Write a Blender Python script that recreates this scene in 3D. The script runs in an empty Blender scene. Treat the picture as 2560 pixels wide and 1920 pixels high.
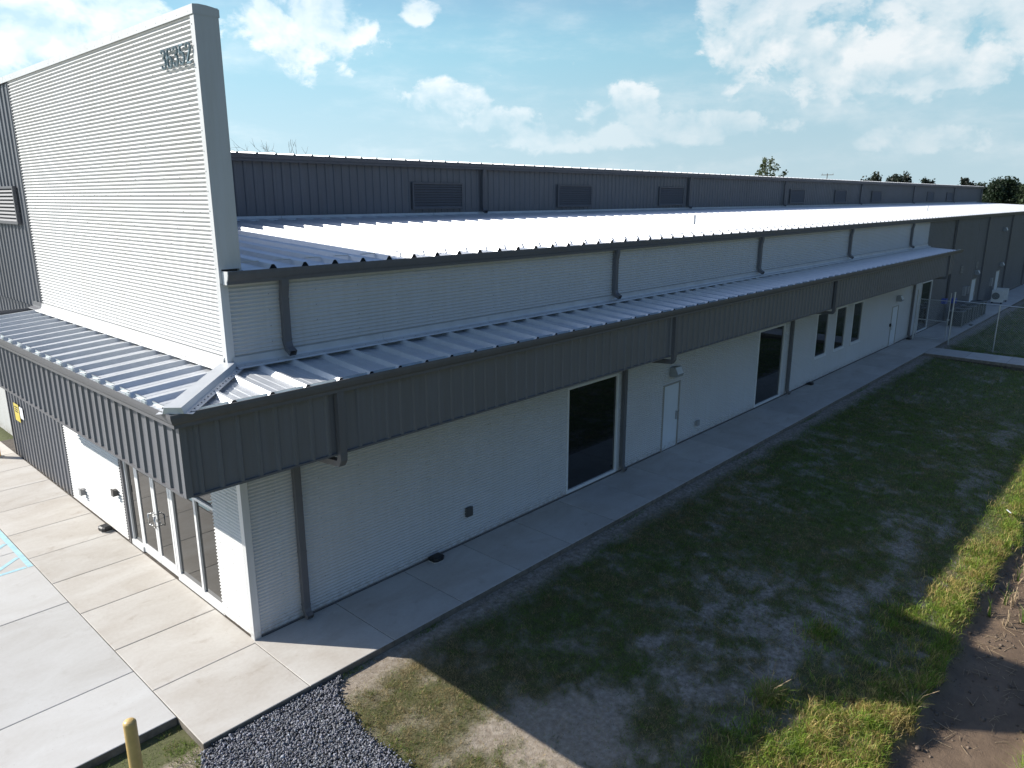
import bpy, math, random
import numpy as np
from mathutils import Matrix, Vector
R = math.radians
rng = np.random.default_rng(7)
random.seed(7)
scene = bpy.context.scene
COL = scene.collection

# ------------------------------------------------------------------ camera
cd = bpy.data.cameras.new('camera'); cam = bpy.data.objects.new('camera', cd); COL.objects.link(cam)
cd.sensor_width = 36.0; cd.sensor_fit = 'HORIZONTAL'; cd.lens = 36.0 * 1837.44 / 2560.0
cd.clip_start = 0.1; cd.clip_end = 6000.0
CAM = Vector((-5.5382, -11.4683, 7.8026)); YAW, PIT, ROL = 0.7448, -0.2484, -0.0008
fw = Vector((math.cos(PIT) * math.cos(YAW), math.cos(PIT) * math.sin(YAW), math.sin(PIT)))
rt = Vector((math.sin(YAW), -math.cos(YAW), 0)); up = rt.cross(fw)
rt, up = math.cos(ROL) * rt + math.sin(ROL) * up, -math.sin(ROL) * rt + math.cos(ROL) * up
m = Matrix((rt, up, -fw)).transposed().to_4x4(); m.translation = CAM
cam.matrix_world = m
scene.camera = cam

# ------------------------------------------------------------------ exposure
scene.view_settings.view_transform = 'Standard'; scene.view_settings.look = 'None'
scene.view_settings.gamma = 1.0; scene.view_settings.use_curve_mapping = False
scene.view_settings.exposure = 0.42
scene.cycles.max_bounces = 5; scene.cycles.diffuse_bounces = 2; scene.cycles.glossy_bounces = 3
scene.cycles.use_denoising = True
scene.cycles.sample_clamp_indirect = 4.0

# ------------------------------------------------------------------ sun and sky
SUNV = Vector((-0.845, 1.16, 1.0)).normalized()          # towards the sun
EL = math.asin(SUNV.z)
sl = bpy.data.lights.new('sun', 'SUN'); sl.energy = 5.0; sl.angle = R(0.5); sl.color = (1.0, 0.955, 0.88)
sun = bpy.data.objects.new('sun', sl); COL.objects.link(sun)
sun.rotation_euler = (-SUNV).to_track_quat('-Z', 'Y').to_euler(); sun.location = (-30, 40, 40)

class NT:
    """small helper for node graphs"""
    def __init__(s, tree): s.t = tree; s.n = tree.nodes; s.l = tree.links
    def node(s, typ, ins=None, **kw):
        n = s.n.new(typ)
        for k, v in kw.items(): setattr(n, k, v)
        for k, v in (ins or {}).items(): s.put(n.inputs[k], v)
        return n
    def put(s, sock, v):
        if isinstance(v, bpy.types.NodeSocket): s.l.new(v, sock)
        elif v is not None: sock.default_value = v
    def m(s, op, a, b=None, c=None, clamp=False):
        n = s.n.new('ShaderNodeMath'); n.operation = op; n.use_clamp = clamp
        for i, v in enumerate((a, b, c)):
            if v is not None: s.put(n.inputs[i], v)
        return n.outputs[0]
    def ss(s, x, lo, hi):
        n = s.n.new('ShaderNodeMapRange'); n.interpolation_type = 'SMOOTHSTEP'
        s.put(n.inputs['Value'], x); n.inputs['From Min'].default_value = lo; n.inputs['From Max'].default_value = hi
        return n.outputs[0]
    def mix(s, f, a, b, blend='MIX'):
        n = s.n.new('ShaderNodeMix'); n.data_type = 'RGBA'; n.blend_type = blend
        s.put(n.inputs[0], f)
        s.put(n.inputs[6], a + (1,) if isinstance(a, tuple) and len(a) == 3 else a)
        s.put(n.inputs[7], b + (1,) if isinstance(b, tuple) and len(b) == 3 else b)
        return n.outputs[2]
    def noise(s, vec, scale, detail=4, rough=0.5, dist=0.0, out=0):
        n = s.n.new('ShaderNodeTexNoise')
        s.put(n.inputs['Vector'], vec); n.inputs['Scale'].default_value = scale
        n.inputs['Detail'].default_value = detail; n.inputs['Roughness'].default_value = rough
        n.inputs['Distortion'].default_value = dist
        return n.outputs[out]
    def ramp(s, f, stops):
        n = s.n.new('ShaderNodeValToRGB'); e = n.color_ramp.elements
        while len(e) < len(stops): e.new(0.5)
        for k, (p, c) in zip(e, stops):
            k.position = p; k.color = tuple(c) + (1,) if len(c) == 3 else c
        s.put(n.inputs[0], f)
        return n.outputs[0]

world = bpy.data.worlds.new('World'); scene.world = world; world.use_nodes = True
W = NT(world.node_tree); W.n.clear()
sky = W.node('ShaderNodeTexSky', sky_type='NISHITA', sun_disc=False)
sky.sun_elevation = EL
sky.sun_rotation = math.atan2(SUNV.x, SUNV.y)
sky.altitude = 0; sky.air_density = 1.0; sky.dust_density = 1.2; sky.ozone_density = 1.5
co = W.node('ShaderNodeTexCoord')
dirv = W.node('ShaderNodeVectorMath', {0: co.outputs['Generated']}, operation='NORMALIZE').outputs[0]
sep = W.node('ShaderNodeSeparateXYZ', {0: dirv})
az = W.m('ARCTAN2', sep.outputs[1], sep.outputs[0]); el = W.m('ARCSINE', sep.outputs[2])
def cvec(da, de, ka=1.0, ke=1.6):
    return W.node('ShaderNodeCombineXYZ', {0: W.m('MULTIPLY', W.m('ADD', az, da), ka), 1: W.m('MULTIPLY', W.m('ADD', el, de), ke), 2: 3.3}).outputs[0]
base = cvec(0, 0, 1.0, 1.3)
n1 = W.noise(base, 13.0, 7, 0.60, 0.2)
n2 = W.noise(cvec(0.010, 0.020, 1.0, 1.3), 13.0, 4, 0.58, 0.2)
v1 = W.node('ShaderNodeTexVoronoi', {'Vector': W.node('ShaderNodeVectorMath', {0: base, 1: W.node('ShaderNodeVectorMath', {0: W.node('ShaderNodeCombineXYZ', {0: n1, 1: n2, 2: 0.0}).outputs[0], 'Scale': 0.12}, operation='SCALE').outputs[0]}, operation='ADD').outputs[0], 'Scale': 30.0}, feature='F1').outputs['Distance']
lump = W.m('SUBTRACT', 0.45, v1)
nlow = W.noise(cvec(0.4, 0.1, 1, 3.2), 4.6, 6, 0.6)
# cumulus masses: azimuth, elevation, half width, half height
BLOBS = [(0.20, 0.215, 0.24, 0.085), (0.445, 0.190, 0.055, 0.070), (0.36, 0.155, 0.12, 0.044), (0.24, 0.140, 0.14, 0.034),
         (0.832, 0.118, 0.055, 0.028), (0.775, 0.094, 0.06, 0.018), (0.645, 0.104, 0.035, 0.020), (0.588, 0.112, 0.036, 0.030), (0.54, 0.084, 0.12, 0.020),
         (0.70, 0.076, 0.11, 0.018), (0.27, 0.064, 0.07, 0.020), (0.99, 0.200, 0.075, 0.05), (0.862, 0.222, 0.026, 0.016), (1.24, 0.18, 0.13, 0.06),
         (1.75, 0.16, 0.2, 0.05), (-0.25, 0.12, 0.2, 0.04)]
cur = None
for (a0, e0, wa, we) in BLOBS:
    da = W.m('DIVIDE', W.m('SUBTRACT', az, a0), wa); de = W.m('DIVIDE', W.m('SUBTRACT', el, e0), we)
    b = W.m('SUBTRACT', 1.0, W.m('ADD', W.m('MULTIPLY', da, da), W.m('MULTIPLY', de, de)))
    cur = b if cur is None else W.m('SMOOTH_MAX', cur, b, 0.35)
cur = W.m('MAXIMUM', cur, -1.2)
dens_raw = W.m('ADD', W.m('ADD', W.m('MULTIPLY', cur, 0.62), W.m('MULTIPLY', lump, 0.42)), W.m('MULTIPLY', W.m('SUBTRACT', n1, 0.44), 3.5))
dens = W.ss(dens_raw, 0.0, 0.55)
wisp = W.m('MULTIPLY', W.ss(nlow, 0.40, 0.78), 0.60)
cover = W.m('MAXIMUM', W.m('MULTIPLY', dens, W.m('ADD', 0.42, W.m('MULTIPLY', W.ss(el, 0.07, 0.17), 0.50))), wisp)
lit = W.m('ADD', W.m('ADD', 0.62, W.m('MULTIPLY', W.m('SUBTRACT', 0.7, dens_raw), 0.12)), W.m('ADD', W.m('MULTIPLY', lump, 0.5), W.m('MULTIPLY', W.m('SUBTRACT', n1, n2), 3.4)), clamp=True)
# haze and cloud are brighter towards the sun (forward scattering)
SH = Vector((SUNV.x, SUNV.y, 0)).normalized()
sd = W.node('ShaderNodeVectorMath', {0: dirv, 1: tuple(SH)}, operation='DOT_PRODUCT').outputs['Value']
fwd = W.m('ADD', 0.08, W.m('ADD', W.m('MULTIPLY', W.ss(sd, -0.86, -0.44), 0.74), W.m('MULTIPLY', W.ss(sd, -0.3, 0.6), 0.24)))
fv = W.node('ShaderNodeCombineXYZ', {0: fwd, 1: fwd, 2: fwd}).outputs[0]
haze = W.mix(1.0, W.mix(W.ss(el, 0.0, 0.22), (9.4, 12.4, 13.8), (5.9, 11.0, 13.6)), fv, 'MULTIPLY')
ccol = W.mix(1.0, W.mix(lit, (9.6, 12.9, 14.6), (17.0, 17.6, 17.9)), fv, 'MULTIPLY')
hz = W.m('SUBTRACT', 1.0, W.ss(el, 0.16, 0.34))
skyb = W.mix(1.0, sky.outputs[0], (1.42, 1.66, 2.0), 'MULTIPLY')
skyc = W.mix(hz, skyb, haze)
fin = W.mix(W.m('MULTIPLY', W.m('MULTIPLY', cover, W.ss(el, 0.0, 0.05)), hz), skyc, ccol)
bg = W.node('ShaderNodeBackground', {0: fin, 1: 0.05})
W.l.new(bg.outputs[0], W.node('ShaderNodeOutputWorld').inputs[0])
world.cycles.sampling_method = 'MANUAL'; world.cycles.sample_map_resolution = 512

# ------------------------------------------------------------------ materials
def mat(name):
    mt = bpy.data.materials.new(name); mt.use_nodes = True
    t = NT(mt.node_tree); p = t.n['Principled BSDF']
    return mt, t, p
def objco(t): return t.node('ShaderNodeTexCoord').outputs['Object']
def wpos(t): return t.node('ShaderNodeNewGeometry').outputs['Position']
def simple(name, col, rough=0.5, metal=0.0, var=0.06, scale=3.0, bump=0.0, bscale=60.0, ior=None):
    mt, t, p = mat(name)
    n = t.noise(wpos(t), scale, 5, 0.6)
    lo = tuple(c * (1 - var * 1.6) for c in col); hi = tuple(min(1, c * (1 + var)) for c in col)
    t.put(p.inputs['Base Color'], t.ramp(n, [(0.3, lo), (0.7, hi)]))
    t.put(p.inputs['Roughness'], t.m('ADD', rough - 0.05, t.m('MULTIPLY', n, 0.1)))
    p.inputs['Metallic'].default_value = metal
    if ior: p.inputs['IOR'].default_value = ior
    if bump:
        b = t.node('ShaderNodeBump', {'Strength': bump, 'Distance': 0.01, 'Height': t.noise(wpos(t), bscale, 3, 0.6)})
        t.put(p.inputs['Normal'], b.outputs[0])
    return mt
def painted(name, col, rough, streak=0.10):
    """factory-painted sheet steel with faint dust and vertical wash streaks"""
    mt, t, p = mat(name)
    mp = t.node('ShaderNodeMapping', {'Vector': wpos(t), 'Scale': (5.0, 5.0, 0.35)}).outputs[0]
    a = t.noise(mp, 2.2, 5, 0.6); b = t.noise(wpos(t), 0.6, 4, 0.5)
    f = t.m('ADD', t.m('MULTIPLY', a, 0.6), t.m('MULTIPLY', b, 0.4))
    dirt = tuple(c * (1 - streak) * k for c, k in zip(col, (1.0, 0.985, 0.95)))
    z = t.node('ShaderNodeSeparateXYZ', {0: wpos(t)}).outputs[2]
    sp = t.m('MULTIPLY', t.m('SUBTRACT', 1.0, t.ss(z, 0.02, 0.34)), t.ss(t.noise(wpos(t), 9.0, 5, 0.65), 0.36, 0.66))
    t.put(p.inputs['Base Color'], t.mix(t.m('MULTIPLY', sp, 0.55), t.ramp(f, [(0.36, dirt), (0.6, col)]), (0.27, 0.22, 0.17)))
    t.put(p.inputs['Roughness'], t.m('ADD', rough - 0.06, t.m('MULTIPLY', a, 0.14)))
    return mt
M = {}
M['white'] = painted('white_siding', (0.60, 0.598, 0.592), 0.5, 0.06)
M['trim'] = painted('pale_trim', (0.66, 0.665, 0.67), 0.42, 0.08)
M['dark'] = painted('charcoal_sheet', (0.166, 0.170, 0.186), 0.42, 0.12)
M['darktrim'] = painted('charcoal_trim', (0.14, 0.14, 0.15), 0.5, 0.12)
M['black'] = simple('black_plastic', (0.018, 0.018, 0.02), 0.45, var=0.2)
M['void'] = simple('dark_void', (0.012, 0.012, 0.013), 0.9)
M['core'] = simple('hidden_core', (0.10, 0.10, 0.10), 0.9)
M['door'] = painted('door_paint', (0.72, 0.76, 0.79), 0.4, 0.06)
M['doorframe'] = painted('door_frame_paint', (0.36, 0.34, 0.31), 0.45, 0.08)
M['alu'] = simple('white_aluminium', (0.76, 0.76, 0.75), 0.35, var=0.03)
M['steel'] = simple('brushed_steel', (0.60, 0.60, 0.60), 0.3, metal=1.0, var=0.06)
M['fence'] = simple('galvanised_pipe', (0.52, 0.54, 0.55), 0.45, metal=0.7, var=0.1)
M['lampgrey'] = simple('lamp_housing', (0.30, 0.32, 0.33), 0.45)
M['lamplens'] = simple('lamp_lens', (0.62, 0.66, 0.70), 0.3)
M['bronze'] = simple('bronze_box', (0.09, 0.085, 0.08), 0.45)
M['greybox'] = simple('grey_box', (0.34, 0.34, 0.34), 0.5)
M['acdark'] = simple('condenser_coil', (0.07, 0.08, 0.08), 0.6, var=0.2)
M['acframe'] = simple('condenser_frame', (0.24, 0.25, 0.24), 0.55)
M['mini'] = simple('white_unit', (0.68, 0.68, 0.66), 0.5)
M['blue'] = simple('blue_label', (0.07, 0.11, 0.42), 0.4)
M['yellow'] = simple('bollard_yellow', (0.63, 0.44, 0.17), 0.42, var=0.1, scale=6)
M['yellow2'] = simple('bollard_bright', (0.72, 0.46, 0.05), 0.42, var=0.1, scale=6)
M['signyellow'] = simple('sign_yellow', (0.72, 0.58, 0.12), 0.4, var=0.03)
M['signwhite'] = simple('sign_white', (0.8, 0.82, 0.85), 0.4, var=0.03)
M['ink'] = simple('sign_ink', (0.03, 0.03, 0.03), 0.6)
M['screw'] = simple('screw_head', (0.16, 0.16, 0.16), 0.5)
M['number'] = simple('number_face', (0.20, 0.27, 0.30), 0.38, metal=0.25, var=0.05)
M['pvc'] = simple('vent_pipe', (0.75, 0.74, 0.72), 0.5)
M['bark'] = simple('bark', (0.12, 0.10, 0.085), 0.9, var=0.3, scale=8)
M['deadbark'] = simple('dead_bark', (0.17, 0.15, 0.14), 0.9, var=0.3, scale=8)
M['litter'] = simple('litter_white', (0.75, 0.77, 0.8), 0.5)
M['reed'] = simple('dry_reed', (0.36, 0.27, 0.17), 0.8, var=0.3, scale=14)
M['reedgreen'] = simple('green_reed', (0.10, 0.17, 0.03), 0.6, var=0.3, scale=14)

def galv():
    mt, t, p = mat('galvalume')
    mp = t.node('ShaderNodeMapping', {'Vector': wpos(t), 'Scale': (1.4, 1.4, 1.4)}).outputs[0]
    a = t.noise(mp, 2.0, 6, 0.6); b = t.noise(wpos(t), 40.0, 3, 0.7)
    f = t.m('ADD', t.m('MULTIPLY', a, 0.7), t.m('MULTIPLY', b, 0.3))
    t.put(p.inputs['Base Color'], t.ramp(f, [(0.3, (0.62, 0.64, 0.66)), (0.7, (0.74, 0.755, 0.77))]))
    p.inputs['Metallic'].default_value = 0.52
    t.put(p.inputs['Roughness'], t.m('ADD', 0.40, t.m('MULTIPLY', a, 0.14)))
    return mt
M['galv'] = galv()
M['flash'] = simple('flashing', (0.62, 0.62, 0.61), 0.42, metal=0.25, var=0.08, scale=2)
M['gutin'] = simple('gutter_inside', (0.60, 0.66, 0.67), 0.4, metal=0.3, var=0.08)

def glass(name, ior):
    mt, t, p = mat(name)
    p.inputs['Base Color'].default_value = (0.006, 0.007, 0.008, 1); p.inputs['Roughness'].default_value = 0.015
    p.inputs['IOR'].default_value = ior
    b = t.node('ShaderNodeBump', {'Strength': 0.012, 'Distance': 0.02, 'Height': t.noise(wpos(t), 1.3, 2, 0.5)})
    t.put(p.inputs['Normal'], b.outputs[0])
    return mt
M['glass'] = glass('tinted_glass', 1.95)
M['glass2'] = glass('storefront_glass', 1.85)

def concrete(name, colA, colB, stain, joint=0.0):
    mt, t, p = mat(name)
    w = wpos(t); oi = t.node('ShaderNodeObjectInfo').outputs['Random']
    off = t.node('ShaderNodeCombineXYZ', {0: t.m('MULTIPLY', oi, 37.0), 1: t.m('MULTIPLY', oi, 11.0), 2: 0.0}).outputs[0]
    v = t.node('ShaderNodeVectorMath', {0: w, 1: off}, operation='ADD').outputs[0]
    mp = t.node('ShaderNodeMapping', {'Vector': v, 'Scale': (0.8, 1.5, 1.0)}).outputs[0]
    a = t.noise(mp, 0.9, 7, 0.62, 0.6); b = t.noise(v, 14.0, 5, 0.65); c = t.noise(w, 120.0, 2, 0.6); st = t.noise(v, 2.3, 6, 0.65, 0.4)
    f = t.m('ADD', t.m('MULTIPLY', a, 0.75), t.m('MULTIPLY', b, 0.25))
    col = t.ramp(f, [(0.34, colA), (0.62, colB)])
    col = t.mix(t.m('MULTIPLY', t.ss(st, 0.56, 0.76), 0.55), col, stain)
    col = t.mix(t.m('MULTIPLY', t.ss(t.noise(v, 30.0, 2, 0.5), 0.70, 0.76), 0.35), col, (0.12, 0.10, 0.085))
    tone = t.m('ADD', 0.93, t.m('MULTIPLY', oi, 0.12))
    col = t.mix(1.0, col, t.node('ShaderNodeCombineXYZ', {0: tone, 1: tone, 2: tone}).outputs[0], 'MULTIPLY')
    t.put(p.inputs['Base Color'], col); p.inputs['Roughness'].default_value = 0.85
    bb = t.node('ShaderNodeBump', {'Strength': 0.25, 'Distance': 0.006, 'Height': t.m('ADD', c, t.m('MULTIPLY', b, 0.6))})
    t.put(p.inputs['Normal'], bb.outputs[0])
    return mt
M['walk'] = concrete('sidewalk_concrete', (0.445, 0.405, 0.355), (0.55, 0.525, 0.485), (0.34, 0.285, 0.23))
M['apron'] = concrete('apron_concrete', (0.475, 0.46, 0.435), (0.55, 0.545, 0.53), (0.42, 0.40, 0.37))
M['walkedge'] = simple('dirty_slab_edge', (0.19, 0.165, 0.135), 0.9, var=0.25, scale=7, bump=0.3)
M['jointfill'] = simple('joint_dirt', (0.10, 0.085, 0.07), 0.95, var=0.3, scale=9)
M['paintblue'] = simple('marking_blue', (0.41, 0.65, 0.73), 0.6, var=0.10, scale=7)
M['gravelbed'] = simple('gravel_bed', (0.06, 0.06, 0.065), 0.95, var=0.3, scale=30)

def attr_col(t, name):
    return t.node('ShaderNodeAttribute', attribute_name=name)
def ground_mat():
    mt, t, p = mat('lawn_soil')
    w = wpos(t); A = attr_col(t, 'zone'); s = t.node('ShaderNodeSeparateColor', {0: A.outputs['Color']})
    grass, mud, sand = s.outputs[0], s.outputs[1], s.outputs[2]
    n1 = t.noise(w, 1.7, 6, 0.62); n2 = t.noise(w, 11.0, 6, 0.65); n3 = t.noise(w, 55.0, 4, 0.7); nf = t.noise(w, 0.06, 6, 0.6)
    soil = t.ramp(n2, [(0.30, (0.15, 0.12, 0.09)), (0.50, (0.28, 0.24, 0.195)), (0.68, (0.43, 0.385, 0.33))])
    soil = t.mix(t.m('MULTIPLY', sand, 0.8), soil, t.ramp(n2, [(0.3, (0.30, 0.235, 0.17)), (0.7, (0.45, 0.37, 0.285))]))
    soil = t.mix(t.m('MULTIPLY', t.ss(n3, 0.58, 0.68), 0.6), soil, (0.52, 0.49, 0.45))
    grs = t.ramp(n3, [(0.25, (0.045, 0.058, 0.018)), (0.5, (0.085, 0.108, 0.032)), (0.75, (0.17, 0.165, 0.07))])
    grs = t.mix(t.ss(nf, 0.42, 0.65), grs, t.ramp(n2, [(0.3, (0.075, 0.085, 0.03)), (0.7, (0.14, 0.125, 0.055))]))
    col = t.mix(grass, soil, grs)
    vor = t.node('ShaderNodeTexVoronoi', {'Vector': w, 'Scale': 7.0}, feature='DISTANCE_TO_EDGE').outputs['Distance']
    mudc = t.ramp(n1, [(0.3, (0.11, 0.072, 0.044)), (0.7, (0.20, 0.138, 0.088))])
    mudc = t.mix(t.m('MULTIPLY', t.ss(n3, 0.60, 0.72), 0.6), mudc, (0.035, 0.028, 0.022))
    col = t.mix(mud, col, mudc)
    t.put(p.inputs['Base Color'], col)
    t.put(p.inputs['Roughness'], t.m('SUBTRACT', 0.95, t.m('MULTIPLY', mud, 0.28)))
    h = t.m('ADD', t.m('ADD', t.m('MULTIPLY', n2, 0.5), t.m('MULTIPLY', n3, 0.35)), t.m('MULTIPLY', t.m('MULTIPLY', t.ss(vor, 0.0, 0.06), mud), 0.0))
    b = t.node('ShaderNodeBump', {'Strength': 0.9, 'Distance': 0.045, 'Height': h})
    t.put(p.inputs['Normal'], b.outputs[0])
    return mt
M['ground'] = ground_mat()
def blade_mat(name, gloss=0.5):
    mt, t, p = mat(name)
    A = attr_col(t, 'tint').outputs['Color']
    t.put(p.inputs['Base Color'], A); p.inputs['Roughness'].default_value = gloss
    tr = t.node('ShaderNodeBsdfTranslucent', {0: A})
    mx = t.node('ShaderNodeMixShader', {0: 0.4, 1: p.outputs[0], 2: tr.outputs[0]})
    t.l.new(mx.outputs[0], t.n['Material Output'].inputs[0])
    return mt
M['blade'] = blade_mat('grass_blades', 0.55)
M['leaf'] = blade_mat('tree_leaves', 0.6)
def stone_mat():
    mt, t, p = mat('crushed_stone')
    A = attr_col(t, 'tint').outputs['Color']
    t.put(p.inputs['Base Color'], A); p.inputs['Roughness'].default_value = 0.7
    return mt
M['stone'] = stone_mat()

# ------------------------------------------------------------------ mesh helpers
class MB:
    def __init__(s): s.v = []; s.f = []; s.m = []
    def quad(s, a, b, c, d, mi=0):
        i = len(s.v); s.v += [tuple(a), tuple(b), tuple(c), tuple(d)]; s.f.append((i, i + 1, i + 2, i + 3)); s.m.append(mi)
    def poly(s, pts, mi=0):
        i = len(s.v); s.v += [tuple(p) for p in pts]; s.f.append(tuple(range(i, i + len(pts)))); s.m.append(mi)
    def box(s, x0, y0, z0, x1, y1, z1, mi=0, bev=0.0):
        i = len(s.v)
        s.v += [(x0, y0, z0), (x1, y0, z0), (x1, y1, z0), (x0, y1, z0), (x0, y0, z1), (x1, y0, z1), (x1, y1, z1), (x0, y1, z1)]
        for q in ((0, 3, 2, 1), (4, 5, 6, 7), (0, 1, 5, 4), (1, 2, 6, 5), (2, 3, 7, 6), (3, 0, 4, 7)):
            s.f.append(tuple(i + k for k in q)); s.m.append(mi)
        return s
    def ext(s, prof, fn, s0, s1, closed=False, caps=False, mats=None):
        """extrude a 2-D profile; fn(a, b, t) -> xyz; s0, s1 numbers or functions of (a, b)"""
        f0 = s0 if callable(s0) else (lambda a, b: s0); f1 = s1 if callable(s1) else (lambda a, b: s1)
        i = len(s.v); n = len(prof)
        for a, b in prof: s.v.append(tuple(fn(a, b, f0(a, b))))
        for a, b in prof: s.v.append(tuple(fn(a, b, f1(a, b))))
        for k in range(n if closed else n - 1):
            j = (k + 1) % n
            s.f.append((i + k, i + j, i + n + j, i + n + k)); s.m.append(mats[k] if mats else 0)
        if caps and closed:
            s.f.append(tuple(i + k for k in range(n))[::-1]); s.m.append(0)
            s.f.append(tuple(i + n + k for k in range(n))); s.m.append(0)
        return s
    def tube(s, p0, p1, r0, r1=None, n=8, mi=0, cap=True):
        r1 = r0 if r1 is None else r1
        p0 = Vector(p0); p1 = Vector(p1); d = (p1 - p0)
        if d.length < 1e-6: return s
        d.normalize(); a = d.orthogonal().normalized(); b = d.cross(a)
        i = len(s.v)
        for p, r in ((p0, r0), (p1, r1)):
            for k in range(n):
                th = 2 * math.pi * k / n; s.v.append(tuple(p + (a * math.cos(th) + b * math.sin(th)) * r))
        for k in range(n):
            j = (k + 1) % n; s.f.append((i + k, i + j, i + n + j, i + n + k)); s.m.append(mi)
        if cap:
            s.f.append(tuple(range(i, i + n))[::-1]); s.m.append(mi); s.f.append(tuple(range(i + n, i + 2 * n))); s.m.append(mi)
        return s
    def mesh(s, name, mats, smooth=False):
        me = bpy.data.meshes.new(name); me.from_pydata(s.v, [], s.f)
        for k in (mats if isinstance(mats, (list, tuple)) else [mats]): me.materials.append(M[k])
        me.polygons.foreach_set('material_index', s.m)
        if smooth: me.polygons.foreach_set('use_smooth', [True] * len(s.f))
        me.update(); return me
    def build(s, name, mats, parent=None, loc=None, smooth=False):
        return link(name, s.mesh(name, mats, smooth), parent, loc)
def link(name, me, parent=None, loc=None, rotz=0.0):
    o = bpy.data.objects.new(name, me); COL.objects.link(o)
    if parent: o.parent = parent
    if loc: o.location = loc
    if rotz: o.rotation_euler.z = rotz
    return o
def tag(o, label=None, cat=None, group=None, kind=None):
    if label: o['label'] = label
    if cat: o['category'] = cat
    if group: o['group'] = group
    if kind: o['kind'] = kind
    return o
def empty(name, loc=(0, 0, 0), parent=None, rotz=0.0): return link(name, None, parent, loc, rotz)
def copy_tree(o, parent=None):
    c = o.copy(); COL.objects.link(c)
    if parent: c.parent = parent
    for ch in list(o.children): copy_tree(ch, c)
    return c
def boxobj(name, b, mt, parent=None): return MB().box(*b).build(name, mt, parent)
def np_mesh(name, verts, tris, mt, tint=None, smooth=False):
    me = bpy.data.meshes.new(name); nv, nt = len(verts), len(tris)
    me.vertices.add(nv); me.vertices.foreach_set('co', np.ascontiguousarray(verts, np.float32).ravel())
    me.loops.add(nt * 3); me.loops.foreach_set('vertex_index', np.ascontiguousarray(tris, np.int32).ravel())
    me.polygons.add(nt); me.polygons.foreach_set('loop_start', np.arange(0, nt * 3, 3, dtype=np.int32))
    if tint is not None:
        at = me.attributes.new('tint', 'FLOAT_COLOR', 'POINT')
        at.data.foreach_set('color', np.ascontiguousarray(np.concatenate([tint, np.ones((nv, 1))], 1), np.float32).ravel())
    if smooth: me.polygons.foreach_set('use_smooth', np.ones(nt, bool))
    me.materials.append(M[mt]); me.update(calc_edges=True); return me

SIDE = lambda y0: (lambda u, z, o: (u, y0 - o, z))       # sheets on a wall facing -y
FRONT = lambda x0: (lambda u, z, o: (x0 - o, u, z))      # sheets on a wall facing -x
PITCH, DEPTH = 0.0677, 0.031
def corrugated(mb, fn, u0, u1, z0, z1, DEPTH=DEPTH):
    n = max(2, int(round((z1 - z0) / PITCH * 6))); prof = []
    for k in range(n + 1):
        z = z0 + (z1 - z0) * k / n
        prof.append((z, 0.012 + DEPTH * 0.5 * (1 + math.cos(2 * math.pi * z / PITCH))))
    mb.ext(prof, lambda z, o, u: fn(u, z, o), u0, u1)
    return mb
def rib_profile(w, first, h=0.032):
    """trapezoidal ribs every 305 mm across a sheet of width w"""
    pts = [(0.0, 0.0)]; c = first
    while c < w:
        for du, o in ((-0.046, 0), (-0.024, h), (0.024, h), (0.046, 0)):
            if 0 < c + du < w: pts.append((c + du, o))
        c += 0.3048
    pts.append((w, 0.0)); return pts
def ribbed(mb, fn, u0, u1, z0, z1, first=0.1524, h=0.032):
    z0f = z0; 
    mb.ext(rib_profile(u1 - u0, first, h), lambda a, o, z: fn(u0 + a, z, o), z0, z1)
    return mb
def rects_around(u0, u1, z0, z1, holes):
    """split a wall rectangle into rectangles that leave the openings free"""
    out = []; cur = u0
    for (a, b, c, d) in sorted(holes):
        if a > cur: out.append((cur, a, z0, z1))
        if c > z0 + 1e-4: out.append((a, b, z0, c))
        if d < z1 - 1e-4: out.append((a, b, d, z1))
        cur = b
    if cur < u1: out.append((cur, u1, z0, z1))
    return out

# ------------------------------------------------------------------ terrain
def vnoise(x, y, seed, scale):
    r = np.random.default_rng(seed); g = r.random((257, 257))
    X = np.asarray(x) * scale; Y = np.asarray(y) * scale
    xi = np.floor(X).astype(int); yi = np.floor(Y).astype(int); fx = X - xi; fy = Y - yi
    fx = fx * fx * (3 - 2 * fx); fy = fy * fy * (3 - 2 * fy)
    q = lambda i, j: g[i % 257, j % 257]
    return (q(xi, yi) * (1 - fx) + q(xi + 1, yi) * fx) * (1 - fy) + (q(xi, yi + 1) * (1 - fx) + q(xi + 1, yi + 1) * fx) * fy
def fbm(x, y, seed, scale, octs=4):
    s = 0; a = 0.5; tot = 0
    for k in range(octs):
        s = s + a * vnoise(x, y, seed + k, scale * 2 ** k); tot += a; a *= 0.55
    return s / tot
def bank(x):                                   # the lawn edge wanders along the ditch
    return -9.32 + 0.35 * (fbm(x, x * 0 + 3.1, 41, 0.45, 3) - 0.5) + 0.22 * (vnoise(x, x * 0 + 1.0, 44, 1.6) - 0.5)
def height(x, y):
    x = np.asarray(x, float); y = np.asarray(y, float); e = bank(x)
    lawn = np.interp(y, [-8.6, -7.5, -1.95, -1.4], [-0.46, -0.34, -0.13, -0.15])
    lawn = np.where(y < -8.6, -0.46, lawn)
    t = np.clip((e + 0.28 - y) / 0.5, 0, 1); t = t * t * (3 - 2 * t)
    far = np.clip((-10.55 - y) / 0.9, 0, 1); far = far * far * (3 - 2 * far)
    z = lawn * (1 - t) + t * (-0.76 * (1 - far) + -0.42 * far)
    near = (x > -8) & (x < 60) & (y > -16) & (y < -1.9)
    fade = np.clip((-1.9 - y) / 0.8, 0.25, 1)
    z = z + np.where(near, fade * (0.07 * (fbm(x, y, 3, 0.7, 3) - 0.5) + 0.035 * (fbm(x, y, 9, 4.0, 2) - 0.5)), 0)
    return z
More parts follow.
